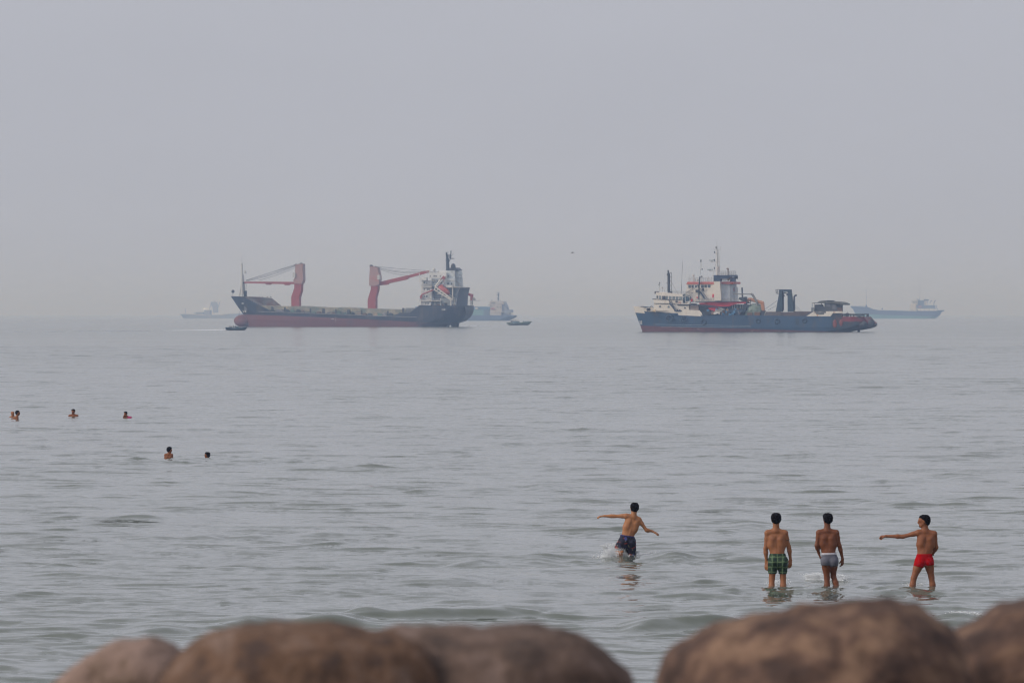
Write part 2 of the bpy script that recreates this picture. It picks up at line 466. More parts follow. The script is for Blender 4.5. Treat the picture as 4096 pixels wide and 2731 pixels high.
def shore():
    prof = [(-30, 2.9), (4, 3.1), (8, 3.58), (10.6, 3.62), (11.6, 3.1), (16, 2.1), (26, -0.1), (40, -1.2)]
    mb = MB(); nx = 90; vs = []; fs = []
    py = np.concatenate([np.linspace(-30, 8, 12), np.linspace(9, 30, 60), [35, 40]])
    for y in py:
        z = np.interp(y, [p[0] for p in prof], [p[1] for p in prof])
        for i in range(nx + 1):
            x = -45 + 90 * i / nx
            nn = mnoise.fractal(Vector((x * .9, y * .9, 0)), 1.0, 2.0, 4)
            vs.append((x, y, z + (0.06 if 7 < y < 13 else 0.22) * nn - 0.05))
    W = nx + 1
    for j in range(len(py) - 1):
        for i in range(nx): fs.append((j * W + i, j * W + i + 1, (j + 1) * W + i + 1, (j + 1) * W + i))
    mb.add(vs, fs)
    o = mb.build('shore', rock_mat('bank_rubble', (.06, .05, .045), (.11, .085, .065), (.16, .13, .10)), smooth=True)
    tag(o, 'brown rubble bank of the shore under the boulders', 'shore', kind='structure')
shore()

# ------------------------------------------------------------------ ships
class Ship:
    """a ship's own frame: x along the hull to the right, y athwart away from the shore, z up; photo points land on it through P()"""
    def __init__(s, name, px0, py_w, theta, label, cat, group=None):
        g = ground(px0, py_w); s.D = g.y; s.px0 = px0; s.th = theta; s.k = s.D / FPX
        s.root = empty(name, (g.x, g.y, 0), -theta, label, cat, group)
    def P(s, px, py, v=0.0):
        Xr = (px - s.px0) * s.k
        return ((Xr - v * math.sin(s.th)) / math.cos(s.th), v, CAM_H - (py - HORIZON) * s.k)
    def frame(s, ox, oy, sc): s.ox, s.oy, s.sc = ox, oy, sc
    def C(s, x, y, v=0.0): return s.P(s.ox + x / s.sc, s.oy + y / s.sc, v)
    def rect(s, mb, x0, y0, x1, y1, v0, v1, mi=0):
        a, b = s.C(x0, y0, v0), s.C(x1, y1, v0)
        return mb.box(min(a[0], b[0]), max(a[0], b[0]), v0, v1, min(a[2], b[2]), max(a[2], b[2]), mi)
    def poly(s, mb, pts, v0, v1, mi=0):
        return mb.prism([(s.C(x, y, v0)[0], s.C(x, y, v0)[2]) for x, y in pts], v0, v1, mi)
    def line(s, mb, pts, r, v=0.0, n=6, r1=None, mi=0):
        q = [s.C(p[0], p[1], p[2] if len(p) > 2 else v) for p in pts]
        for i, (a, b) in enumerate(zip(q, q[1:])):
            mb.tube(a, b, r, r1 if r1 and i == len(q) - 2 else r, n, mi)
        return mb
    LOOSE = {'fairlead', 'stay_wire', 'awning_post', 'davit', 'vent', 'porthole', 'air_conditioner', 'funnel_louvre', 'deck_clutter', 'fire_box', 'aerial', 'navigation_light',
             'pillar', 'deck_edge', 'exhaust_pipe', 'deckhouse_pillar', 'anchor', 'scupper_slot', 'cabin_panel', 'lamp_post', 'cargo_rail', 'rust_stain', 'deck_bundle', 'coaming',
             'draught_mark', 'breakwater', 'bulwark', 'hatch_coaming', 'awning_frame', 'radar_scanner', 'searchlight', 'radome', 'red_plating', 'rubbing_strake', 'stern_platform'}
    def part(s, name, m, fn, parent=None, smooth=False, label=None):
        mb = MB(); fn(mb)
        if name in s.LOOSE:
            # pieces that do not touch each other become objects of their own
            up = list(range(len(mb.v)))
            def find(a):
                while up[a] != a: up[a] = up[up[a]]; a = up[a]
                return a
            for f in mb.f:
                for q in f[1:]: up[find(q)] = find(f[0])
            comp = {}
            for i, v in enumerate(mb.v): comp.setdefault(find(i), []).append(i)
            bb = {k: [[min(mb.v[i][a] for i in ix) - .05 for a in range(3)], [max(mb.v[i][a] for i in ix) + .05 for a in range(3)]] for k, ix in comp.items()}
            keys = list(comp)
            for i, ka in enumerate(keys):
                for kb in keys[i + 1:]:
                    A, B_ = bb[ka], bb[kb]
                    if all(A[0][a] <= B_[1][a] and B_[0][a] <= A[1][a] for a in range(3)): up[find(ka)] = find(kb)
            groups = {}
            for f, mi in zip(mb.f, mb.m): groups.setdefault(find(f[0]), []).append((f, mi))
            if len(groups) > 1:
                for fs in groups.values():
                    used = sorted({q for f, _ in fs for q in f}); ren = {q: i for i, q in enumerate(used)}
                    m2 = MB(); m2.v = [mb.v[q] for q in used]; m2.f = [tuple(ren[q] for q in f) for f, _ in fs]; m2.m = [mi for _, mi in fs]
                    o = m2.build(name, m, parent or s.root, smooth)
                    if label: o['label'] = label
                return o
        o = mb.build(name, m, parent or s.root, smooth)
        if label: o['label'] = label
        return o
    def box(s, name, m, x0, y0, x1, y1, v0, v1, parent=None, label=None):
        return s.part(name, m, lambda mb: s.rect(mb, x0, y0, x1, y1, v0, v1), parent, label=label)
    def windows(s, rects, v, m, parent, fm=None, fr=0.07, th=0.04):
        for (x0, y0, x1, y1) in rects:
            w = s.part('window', m, lambda mb: s.rect(mb, x0, y0, x1, y1, v - th, v + 0.05), parent)
            if fm:
                def f(mb):
                    a, b = s.C(x0, y0, v), s.C(x1, y1, v)
                    xa, xb, za, zb = min(a[0], b[0]), max(a[0], b[0]), min(a[2], b[2]), max(a[2], b[2])
                    for r_ in ((xa - fr, xa, za - fr, zb + fr), (xb, xb + fr, za - fr, zb + fr), (xa, xb, za - fr, za), (xa, xb, zb, zb + fr)):
                        mb.box(r_[0], r_[1], v - th - .02, v + .05, r_[2], r_[3])
                s.part('frame', fm, f, w if w.parent == s.root else parent)
    def rail(s, name, m, x0, x1, ytop, ybot, v, n=10, r=0.035, rows=3, parent=None, ybot1=None, ytop1=None):
        ytop1 = ytop if ytop1 is None else ytop1; ybot1 = ybot if ybot1 is None else ybot1
        def f(mb):
            for i in range(n + 1):
                t = i / n; x = x0 + (x1 - x0) * t
                s.line(mb, [(x, ybot + (ybot1 - ybot) * t), (x, ytop + (ytop1 - ytop) * t)], r, v, 5)
            for k in range(rows):
                q = k / rows
                s.line(mb, [(x0, ytop + (ybot - ytop) * q), (x1, ytop1 + (ybot1 - ytop1) * q)], r, v, 5)
        return s.part(name, m, f, parent)

    def hull(s, stem, stern, top, paint, B, mats, matfn, deck, pyw, pull=0.0, ent=.25, run=.12, hb_top=.85, hb_low=.25, nt=70, extra=()):
        """stem / stern: (row, column) profiles; top / paint / deck: (column, row) edges, all in the current crop's pixels"""
        I = lambda x, pts: float(np.interp(x, [p[0] for p in pts], [p[1] for p in pts]))
        stem = sorted(stem); stern = sorted(stern)
        xb, xs = min(p[0] for p in top), max(p[0] for p in top)
        cols = sorted(set([xb + (xs - xb) * (i / nt) for i in range(nt + 1)] + [xb + (xs - xb) * q for q in (.004, .01, .02, .03)] + [p[0] for p in top] + list(extra)))
        nA, nB = 7, 9
        grid = []
        ybot = pyw + 1.6 / s.k * s.sc
        for x in cols:
            t = (x - xb) / (xs - xb)
            yt, yp = I(x, top), I(x, paint)
            yp = max(yp, yt + 1e-3)
            row = []
            for j in range(nA + nB + 1):
                y = ybot + (yp - ybot) * j / nA if j <= nA else yp + (yt - yp) * (j - nA) / nB
                h = min(1, max(0, (ybot - y) / (ybot - min(p[1] for p in top))))
                xa, xz = I(y, stem), I(y, stern)
                X = xa + (xz - xa) * t - pull * t ** 9 * min(1, max(0, h - .25) * 2.2)
                fb = min(1, (t / ent)) ** (0.95 - 0.45 * h)
                fb = math.sin(fb * math.pi / 2) ** 0.9 if t < ent else 1
                q = max(0, (t - (1 - run)) / run); q = q * q * (3 - 2 * q)
                hs = hb_low + (hb_top - hb_low) * min(1, h * 1.5)
                hb = B * fb * (1 - (1 - hs) * q) * (0.9 + 0.1 * min(1, h * 3))
                c = s.C(X, y, -hb)
                row.append((c[0], hb, c[2], X, y))
            grid.append(row)
        mb = MB(); n1 = nA + nB + 1; nc = len(cols)
        for sg in (-1, 1):
            vs = [(p[0], sg * p[1], p[2]) for row in grid for p in row]
            o = len(mb.v); mb.v += vs
            for i in range(nc - 1):
                for j in range(n1 - 1):
                    a = i * n1 + j
                    mb.f.append((o + a, o + a + n1, o + a + n1 + 1, o + a + 1))
                    g = grid[i][j], grid[i + 1][j + 1]
                    mb.m.append(matfn((g[0][3] + g[1][3]) / 2, (g[0][4] + g[1][4]) / 2, j >= nA))
        last = (nc - 1) * n1; off = nc * n1
        for j in range(n1 - 1):
            mb.f.append((last + j, last + j + 1, off + last + j + 1, off + last + j))
            mb.m.append(matfn(grid[-1][j][3], grid[-1][j][4], j >= nA))
        h = mb.build('hull', mats, s.root, smooth=False)
        # the deck inside the bulwarks
        dk = MB(); vs = []; fs = []
        for i, x in enumerate(cols):
            yd = max(I(x, deck), I(x, top) + .3)
            rr = grid[i]; ys_ = [p[4] for p in rr][::-1]; 
            hb = float(np.interp(yd, ys_, [p[1] for p in rr][::-1])) * .985
            u = float(np.interp(yd, ys_, [p[0] for p in rr][::-1]))
            z = s.C(x, yd)[2]
            vs += [(u, -hb, z), (u, hb, z)]
        for i in range(nc - 1): fs.append((2 * i, 2 * i + 2, 2 * i + 3, 2 * i + 1))
        dk.add(vs, fs)
        dk.build('deck', mat('deck_steel', (.12, .10, .09), .8, .3, 1, (.16, .08, .05), .4), s.root)
        return h

white = mat('ship_white', (.62, .59, .54), .55, .10, .5, (.36, .22, .12), .10, .7, (1, 1, .25))
offwhite = mat('ship_off_white', (.50, .50, .49), .55, .14, .5, (.30, .20, .14), .12, .7, (1, 1, .25))
glass_dk = mat('ship_glass', (.05, .07, .09), .15, .1, 1)
steel_dk = mat('dark_steel', (.030, .035, .045), .6, .3, .8, (.06, .03, .02), .2)
rail_m = mat('rail_steel', (.30, .30, .30), .6, .2, 2)
red_crane = mat('crane_red', (.30, .045, .045), .55, .2, .5, (.28, .05, .04), .3, .5, (1, 1, .4))
crane_grey = mat('crane_housing_paint', (.36, .22, .21), .6, .2, .4, (.38, .10, .08), .3)
rust = mat('rusty_steel', (.16, .085, .055), .8, .35, .8, (.07, .06, .055), .3)

def cargo_ship():
    S = Ship('cargo_ship', 1415, 1306.6, R(14), 'large dark cargo ship with two red deck cranes and a red lifeboat, bow left', 'ship')
    S.frame(880, 960, 2.1778)
    hull_dk = mat('cargo_hull_dark', (.011, .020, .040), .55, .30, .15, (.07, .055, .05), .32, .3, (1, 1, .3))
    hull_red = mat('cargo_hull_red', (.165, .050, .050), .65, .22, .12, (.10, .045, .055), .45, .12, (1, 1, .35))
    hull_red_dk = mat('cargo_hull_red_aft', (.060, .035, .040), .7, .2, .15)  # darker, duller red on the aft part below the paint line
    B = 7.6
    def mf(x, y, upper):
        if upper: return 0
        return 2 if x > 1720 else 1
    S.hull(stem=[(480, 78), (488, 80), (560, 128), (650, 192), (700, 200), (760, 232), (800, 240)],
           stern=[(480, 2212), (570, 2210), (600, 2203), (640, 2186), (675, 2155), (700, 2118), (718, 2078), (732, 2010), (745, 1975), (800, 1960)],
           top=[(80, 488), (200, 497), (372, 622), (900, 641), (1500, 664), (1560, 634), (1650, 634), (1740, 568), (2212, 571)],
           paint=[(80, 650), (190, 651), (600, 664), (1100, 683), (1500, 700), (1720, 712), (2212, 722)],
           B=B, mats=[hull_dk, hull_red, hull_red_dk], matfn=mf, deck=[(80, 520), (200, 520), (372, 622), (1740, 664), (1760, 575), (2212, 575)], pyw=756, pull=75,
           ent=.22, run=.14, hb_top=.85, hb_low=.12, extra=(1720,))
    S.part('bulbous_bow', hull_red, lambda mb: mb.ball(S.C(190, 704, 0), (3.4, 2.0, 2.25), 24), smooth=True)
    S.part('rudder', hull_dk, lambda mb: S.poly(mb, [(2000, 716), (2082, 714), (2078, 765), (2025, 765)], -.4, .4))
    S.part('rubbing_strake', mat('pale_steel', (.34, .33, .32), .6, .2, 1), lambda mb: S.line(mb, [(330, 622), (900, 643), (1720, 672)], .07, -B - .04))
    S.part('draught_mark', white, lambda mb: (S.line(mb, [(1013, 668), (1013, 712)], .05, -B - .03), S.line(mb, [(975, 686), (998, 685)], .10, -B - .02)))
    wh = mat('white_lettering', (.7, .7, .7), .6, .05)
    text_mesh('STAR 1', .72, wh, 'name_lettering', S.root, S.C(1937, 612, -B - .06), thick=.03, width=1.5)
    a = S.C(183, 556, -4.6)
    text_mesh('STAR 1', .55, wh, 'name_lettering', S.root, (a[0], a[1], a[2]), rot=(R(90), 0, R(-22)), thick=.05, width=1.0)
    S.part('anchor', white, lambda mb: (S.line(mb, [(192, 618), (203, 630)], .16, -3.9), S.line(mb, [(210, 612), (219, 628)], .2, -4.4)))
    S.part('anchor_chain', steel_dk, lambda mb: S.line(mb, [(157, 620), (155, 690)], .07, -1.9))
    # raised bulwark on the far side seen across the low well deck
    S.part('bulwark', mat('bulwark_inner', (.155, .145, .145), .75, .35, .35, (.14, .065, .05), .45, .3), lambda mb: (
        S.poly(mb, [(212, 492), (330, 497), (437, 505), (522, 573), (230, 573)], 4.6, 4.9), S.poly(mb, [(225, 497), (372, 622), (352, 622), (205, 505)], -4.4, -4.2)))
    S.box('forecastle_wall', mat('forecastle_grey', (.13, .13, .14), .7, .3, .5), 205, 520, 225, 622, -3.8, 3.8)
    S.part('fairlead', rust, lambda mb: [S.rect(mb, x, 490, x + 8, 500, 4.2, 4.5) for x in (235, 262, 288, 322, 350, 395, 425)])
    # deck load along the holds
    load = mat('deck_load_cover', (.30, .27, .21), .85, .35, .5, (.13, .17, .16), .45, .35, bump=.5)
    def ld(mb):
        tp = [(298, 571), (450, 574), (640, 577), (700, 574), (820, 581), (960, 588), (1100, 585), (1200, 592), (1300, 597), (1450, 601), (1600, 606), (1655, 609)]
        r = random.Random(4); pts = []
        for (xa, ya), (xb_, yb) in zip(tp, tp[1:]):
            for q in range(6): pts.append((xa + (xb_ - xa) * q / 6, ya + (yb - ya) * q / 6 + r.uniform(-1.6, 1.6)))
        S.poly(mb, pts + [(1655, 640), (1560, 668), (372, 625)], -4.9, 4.9)
    S.part('deck_cargo', load, ld)
    r = random.Random(12)
    cols = [mat('tarp_beige', (.33, .26, .18), .9, .3, 1), mat('tarp_green', (.12, .20, .17), .9, .3, 1), mat('tarp_grey', (.22, .22, .24), .9, .3, 1), rust, mat('tarp_dark', (.05, .07, .09), .9, .3, 1)]
    for i in range(26):
        x = 390 + i * 45 + r.uniform(-8, 8); w = r.uniform(18, 42); h = r.uniform(14, 34); yb = 622 + (x - 370) * .037
        S.part('tarpaulin', r.choice(cols), lambda mb: S.poly(mb, [(x, yb), (x + 3, yb - h * .6), (x + w * .3, yb - h), (x + w * .75, yb - h * r.uniform(.7, 1)), (x + w, yb - h * .4), (x + w + 3, yb)], -6.1 + r.uniform(0, .4), -4.8))
    S.part('coaming', mat('coaming_grey', (.10, .13, .14), .7, .3, 1), lambda mb: [S.rect(mb, x0, 622, x1, 627, -6.9, -6.6) for x0, x1 in ((955, 1080), (1090, 1220), (705, 780))])
    for x, w in ((455, 20), (565, 14), (790, 13), (905, 22), (1012, 10), (1125, 26), (1238, 12), (1465, 15)):
        yb = 622 + (x - 370) * .038
        S.box('stanchion', steel_dk, x - w / 2, yb - 44, x + w / 2, yb + 4, -7.3, -6.9)
    S.box('stanchion', steel_dk, 1592, 592, 1606, 632, -6.8, -6.2)
    S.part('deck_crate', mat('crate_grey', (.20, .21, .22), .8, .25, 1.2), lambda mb: (S.rect(mb, 1625, 592, 1700, 632, -5.5, -2.5), S.rect(mb, 1606, 594, 1625, 602, -5.0, -4.8)))
    # cranes
    def crane(col, house, cab, jib, sheaves, cables, base, hook=None):
        c = S.part('crane', red_crane, lambda mb: S.poly(mb, col, -1.6, 1.1))
        S.box('crane_base', steel_dk, *base, -2.4, 2.4, parent=c)
        h = S.part('crane_housing', crane_grey, lambda mb: S.poly(mb, house, -1.9, 1.5), c)
        S.box('crane_cab', offwhite, *cab, -2.3, -.6, parent=c)
        S.part('jib', red_crane, lambda mb: jib(mb), c)
        for x, y, rr in sheaves:
            S.part('sheave', steel_dk, lambda mb: mb.tube(S.C(x, y, -1.6), S.C(x, y, 1.2), rr, n=14), c)
        for cb in cables:
            pts = []
            (x0, y0), (x1, y1), sag, v = cb
            for q in range(9):
                t = q / 8; pts.append((x0 + (x1 - x0) * t, y0 + (y1 - y0) * t + sag * 4 * t * (1 - t), v))
            S.part('cable', steel_dk, lambda mb: S.line(mb, pts, .055, n=5), c)
    def jib1(mb):
        S.poly(mb, [(198, 362), (260, 361), (560, 363), (650, 364), (650, 384), (560, 384), (262, 376), (205, 375)], -.75, .75)
        S.poly(mb, [(385, 378), (440, 380), (432, 389), (394, 389)], -.5, .5); S.poly(mb, [(550, 383), (606, 383), (598, 393), (560, 393)], -.5, .5)
    crane([(617, 604), (617, 495), (643, 418), (643, 378), (706, 378), (704, 440), (686, 500), (686, 604)],
          [(652, 212), (716, 206), (720, 350), (708, 381), (642, 379), (636, 348), (650, 320)], (630, 283, 652, 325), jib1,
          [(659, 220, .55), (704, 213, .65), (684, 216, .4)],
          [((655, 212), (215, 352), 0, -.6), ((655, 222), (215, 355), 6, -.3), ((650, 226), (225, 357), 12, .2), ((648, 240), (330, 350), 8, .5), ((690, 208), (212, 350), -2, .6)],
          (604, 598, 690, 632))
    def jib2(mb):
        S.poly(mb, [(1345, 376), (1450, 352), (1620, 312), (1640, 310), (1640, 336), (1622, 346), (1468, 378), (1462, 390), (1400, 394), (1350, 400)], -.8, .8)
        S.poly(mb, [(1632, 311), (1780, 272), (1822, 268), (1830, 283), (1800, 290), (1636, 334)], -.6, .6)
    crane([(1288, 626), (1288, 520), (1315, 432), (1315, 398), (1377, 398), (1374, 440), (1357, 502), (1357, 626)],
          [(1308, 226), (1372, 240), (1390, 320), (1386, 388), (1345, 402), (1301, 398), (1301, 342)], (1372, 305, 1393, 345), jib2,
          [(1319, 230, .6), (1358, 240, .5)],
          [((1368, 232), (1790, 268), 2, -.6), ((1370, 236), (1800, 272), 22, -.3), ((1366, 240), (1720, 290), 16, .1), ((1370, 245), (1640, 308), 14, .4)],
          (1275, 622, 1372, 656))
    # foremast
    fm = S.part('foremast', offwhite, lambda mb: (S.line(mb, [(178, 200), (181, 330)], .35, 0, 8), S.line(mb, [(181, 330), (182, 492)], .5, 0, 8),
        S.line(mb, [(180, 330, 0), (157, 490, 0)], .28), S.line(mb, [(182, 385, 0), (212, 492, 2)], .5), S.line(mb, [(190, 300, 0), (208, 490, 1)], .28),
        S.rect(mb, 184, 286, 212, 290, -.8, .8), S.rect(mb, 198, 266, 212, 288, -.5, .5)))
    S.part('whip_aerial', steel_dk, lambda mb: S.line(mb, [(179, 140), (178, 205)], .04), fm)
    S.part('spreader', steel_dk, lambda mb: (S.line(mb, [(190, 372), (215, 372)], .3), S.line(mb, [(217, 380), (217, 425)], .06), S.rect(mb, 196, 440, 216, 492, .5, 1.6)), fm)
    S.part('anchor_ball', steel_dk, lambda mb: (mb.ball(S.C(100, 447, 0), .6), S.line(mb, [(100, 450), (98, 489)], .05)))
    # superstructure, measured on a larger crop
    S.frame(1660, 1020, 6.819)
    acc = empty('accommodation', (0, 0, 0)); acc.parent = S.root
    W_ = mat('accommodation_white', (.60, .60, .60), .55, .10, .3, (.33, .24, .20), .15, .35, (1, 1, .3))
    Wb = mat('accommodation_white_shaded', (.47, .51, .54), .55, .14, .3, (.30, .24, .22), .12, .35, (1, 1, .3))  # bluish copy of the white; shade of aft faces painted in
    S.box('deckhouse', W_, 185, 1245, 448, 1372, -6.6, 6.6, acc)
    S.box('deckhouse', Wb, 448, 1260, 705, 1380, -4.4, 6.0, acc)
    S.box('deckhouse', W_, 188, 700, 466, 1240, -6.2, 6.2, acc)
    S.box('deckhouse', mat('recess_shade_grey', (.15, .18, .22), .6, .3, .4), 466, 868, 1120, 1240, -3.4, 5.6, acc)  # the recess's shadow is put into this dark bluish grey
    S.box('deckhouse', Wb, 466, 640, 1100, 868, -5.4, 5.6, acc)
    S.box('bridge', W_, 400, 492, 868, 640, -5.6, 5.6, acc)
    S.part('bridge_wing', W_, lambda mb: (S.rect(mb, 155, 622, 328, 700, -7.8, -5.9), S.rect(mb, 128, 500, 142, 612, -7.6, -7.4), S.rect(mb, 200, 560, 260, 585, -7, -6)), acc)
    S.box('bridge_roof_house', W_, 665, 430, 872, 494, -3.6, 3.6, acc)
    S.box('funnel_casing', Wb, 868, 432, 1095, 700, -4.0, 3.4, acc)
    S.part('funnel', steel_dk, lambda mb: (S.poly(mb, [(944, 357), (1110, 352), (1182, 408), (1185, 436), (944, 432)], -3.3, 2.6), mb.ball(S.C(1050, 332, -1), (.9, .9, 1.3))), acc)
    S.part('exhaust_pipe', steel_dk, lambda mb: (S.line(mb, [(1138, 348), (1132, 400)], .25, -.5), S.line(mb, [(1112, 360), (1112, 400)], .2, .5)), acc)
    def louv(mb):
        for a, b in ((450, 540), (545, 632)):
            S.poly(mb, [(1098, a), (1185, a - 2), (1212, b - 10), (1205, b), (1128, b)], -2.8, 2.4)
        S.poly(mb, [(1098, 632), (1198, 632), (1196, 870), (1098, 870)], -2.4, 2.4)
    S.part('funnel_louvre', Wb, louv, acc)
    S.box('deck_edge', white, 118, 1238, 700, 1258, -7.4, 6.5, acc)
    S.part('deck_edge', white, lambda mb: (S.rect(mb, 210, 866, 470, 880, -6.9, 5), S.rect(mb, 860, 876, 1240, 892, -5.9, 5), S.rect(mb, 850, 700, 1080, 712, -5.6, 5), S.rect(mb, 460, 692, 612, 706, -6.3, 5)), acc)
    S.part('pillar', white, lambda mb: (S.rect(mb, 1024, 892, 1046, 1240, -5.6, -5.3), S.line(mb, [(122, 1255), (122, 1365)], .1, -7.2), S.line(mb, [(180, 1255), (180, 1365)], .1, -7.2), S.line(mb, [(197, 870), (197, 1240)], .12, -6.7), S.line(mb, [(560, 1260), (560, 1375)], .12, -6.5), S.line(mb, [(710, 1180), (710, 1380)], .12, -6.5), S.line(mb, [(1100, 1240), (1100, 1380)], .15, -6.3)), acc)
    S.box('deckhouse', mat('winch_house_grey', (.33, .36, .38), .6, .2, .4), 712, 1180, 1140, 1385, -4.6, 4, acc)
    S.box('door', steel_dk, 812, 1310, 890, 1385, -4.72, -4.5, acc)
    win = [(245, 738, 290, 778), (330, 745, 345, 800), (338, 922, 365, 958), (375, 922, 402, 958), (260, 918, 280, 955), (262, 1102, 282, 1148), (322, 1102, 352, 1160), (410, 925, 425, 958)]
    S.windows(win, -6.2, glass_dk, acc)
    S.windows([(300, 1308, 316, 1348), (336, 1308, 352, 1348), (374, 1308, 392, 1348)], -6.6, glass_dk, acc)
    S.windows([(520, 560, 550, 602), (565, 562, 582, 600), (592, 562, 608, 600), (690, 566, 714, 602), (420, 565, 440, 600)], -5.6, glass_dk, acc)
    S.windows([(735, 752, 750, 786), (500, 740, 520, 775), (880, 760, 950, 812), (985, 765, 1030, 820)], -5.4, glass_dk, acc)
    S.windows([(905, 560, 928, 600), (1010, 450, 1026, 492)], -4.0, glass_dk, acc)
    S.part('air_conditioner', offwhite, lambda mb: [S.rect(mb, a, b, a + 22, b + 26, -6.55, -6.2) for a, b in ((310, 985), (338, 985), (230, 1190), (270, 1195), (355, 1140))], acc)
    S.part('air_conditioner', steel_dk, lambda mb: S.rect(mb, 465, 672, 612, 712, -5.9, -5.4), acc)
    S.part('bulwark', W_, lambda mb: S.rect(mb, 868, 826, 1020, 872, -5.85, -5.7), acc)
    S.rail('railing', rail_m, 330, 665, 462, 492, -5.4, 10, .05, 2, acc)
    S.rail('railing', rail_m, 205, 466, 800, 866, -6.6, 8, .05, 2, acc)
    S.rail('railing', rail_m, 1200, 1325, 802, 880, -4.0, 4, .06, 2, acc)
    S.rail('railing', rail_m, 145, 700, 1195, 1238, -7.3, 16, .05, 2, acc)
    S.rail('railing', rail_m, 450, 700, 1100, 1180, -4.4, 6, .06, 2, acc)
    S.part('ladder', rail_m, lambda mb: (S.line(mb, [(1090, 680), (1250, 860)], .1, -4.2), S.line(mb, [(1120, 670), (1280, 870)], .1, -4.2), S.line(mb, [(1150, 1240), (1240, 900)], .1, -5), S.line(mb, [(1130, 1100), (1225, 920)], .1, -5)), acc)
    mast = S.part('mainmast', steel_dk, lambda mb: (S.line(mb, [(892, 95), (905, 500)], .62, 0, 8), S.line(mb, [(868, -50), (876, 110)], .34, 0, 8), S.rect(mb, 862, 88, 1015, 102, -.8, .8),
        S.line(mb, [(990, -110), (978, 98)], .2), S.line(mb, [(975, 105), (925, 215)], .14), S.line(mb, [(960, 102), (1082, 104)], .14), S.line(mb, [(940, 95), (1065, -40)], .07),
        S.line(mb, [(905, 0), (905, 90)], .12), S.line(mb, [(930, 0), (930, 90)], .12), S.line(mb, [(955, 0), (955, 90)], .12), S.rect(mb, 870, 34, 985, 42, -.6, .6), S.rect(mb, 868, -10, 985, -3, -.4, .4)))
    S.part('radar_scanner', steel_dk, lambda mb: (S.rect(mb, 842, -72, 922, -60, -.2, .2), S.rect(mb, 862, -62, 882, -30, -.3, .3)), mast)
    S.part('navigation_light', steel_dk, lambda mb: [S.rect(mb, 844, y, 860, y + 16, -.3, .3) for y in (60, 155, 292, 395)], mast)
    S.part('signal_halyard', steel_dk, lambda mb: S.line(mb, [(858, -20), (852, 430)], .06, -.2), mast)
    S.part('radome', offwhite, lambda mb: (mb.ball(S.C(524, 404, 0), .55), S.line(mb, [(528, 410), (532, 492)], .2), S.line(mb, [(560, 405), (560, 492)], .15), S.line(mb, [(765, 330), (765, 430)], .1), S.line(mb, [(420, 330), (425, 492)], .06), S.rect(mb, 642, 425, 662, 492, -.5, .5)), acc)
    S.part('awning_frame', white, lambda mb: (S.line(mb, [(405, 440), (415, 492)], .14, -5.5), S.line(mb, [(130, 500), (145, 700)], .12, -7.6), S.line(mb, [(130, 700), (190, 860)], .07, -7.3)), acc)
    ramp = S.part('launch_ramp', white, lambda mb: (S.line(mb, [(582, 880), (1030, 1215)], .26, -7.0, 6), S.line(mb, [(532, 945), (990, 1228)], .22, -7.0, 6), S.line(mb, [(582, 880), (538, 950)], .22, -7.0),
        *[S.line(mb, [(582 + (1030 - 582) * t, 880 + (1215 - 880) * t), (532 + (990 - 532) * t - 0, 945 + (1228 - 945) * t)], .17, -7.0) for t in (.15, .32, .5, .68, .85)],
        S.line(mb, [(975, 1100), (1155, 1228)], .2, -4.4), S.line(mb, [(840, 1010), (980, 1108)], .2, -4.4), S.line(mb, [(1075, 1225), (1100, 1235)], .2, -4.8),
        S.rect(mb, 976, 1215, 998, 1385, -7.2, -6.8), S.rect(mb, 612, 1052, 758, 1068, -7.2, -6.8), S.rect(mb, 740, 1060, 756, 1165, -7.2, -6.8), S.rect(mb, 900, 1238, 1160, 1250, -5, -4.8)))
    S.part('davit', white, lambda mb: (S.line(mb, [(562, 872), (712, 672)], .3, -6.6, 6), S.line(mb, [(600, 880), (768, 680)], .14, -5.6)), ramp)
    S.part('davit_head', red_crane, lambda mb: (S.poly(mb, [(708, 662), (765, 600), (790, 572), (800, 596), (838, 600), (822, 680), (770, 675), (762, 640), (716, 678)], -6.9, -6.3), S.line(mb, [(790, 680), (780, 790)], .05, -6.5), S.line(mb, [(815, 680), (815, 800)], .05, -6.5)), ramp)
    S.part('provision_crane', red_crane, lambda mb: (S.poly(mb, [(150, 1120), (200, 1070), (208, 1095), (190, 1210), (168, 1210), (145, 1150)], -7.2, -6.5), S.line(mb, [(196, 1085), (520, 955)], .24, -7.0, 6)))
    S.part('stern_bulwark', hull_dk, lambda mb: S.poly(mb, [(1255, 900), (1505, 890), (1452, 1110), (1440, 1376), (1138, 1384), (1178, 1060), (1222, 955)], -7.4, -7.1))
    S.part('stern_bulwark', hull_dk, lambda mb: S.poly(mb, [(1200, 955), (1440, 950), (1420, 1376), (1150, 1380)], 6.8, 7.1))
    S.part('stern_crane', red_crane, lambda mb: (S.line(mb, [(1455, 1072), (1575, 1108)], .5, -3, 6), S.rect(mb, 1515, 1100, 1575, 1240, -3.6, -2.4), S.line(mb, [(1590, 1065), (1585, 1150)], .15, -3)))
    S.part('stern_platform', offwhite, lambda mb: (S.rect(mb, 1470, 1238, 1635, 1250, -5.5, 3), *[S.line(mb, [(x, 1250), (x, 1372)], .14, -4.5) for x in (1527, 1535, 1562, 1582)], S.rect(mb, 1575, 1190, 1625, 1238, -4, -2)))
    S.rail('railing', rail_m, 1560, 1640, 1168, 1240, -5.4, 4, .05, 2)
    S.part('aerial', rail_m, lambda mb: (S.line(mb, [(1220, 715), (1290, 555)], .06, -3), S.line(mb, [(1195, 730), (1250, 800)], .06, -3)))
    S.part('deck_clutter', rust, lambda mb: [S.rect(mb, x, 1345, x + w, 1382, -6.5, -5.6) for x, w in ((620, 14), (655, 30), (760, 16), (1020, 30), (1085, 20))])
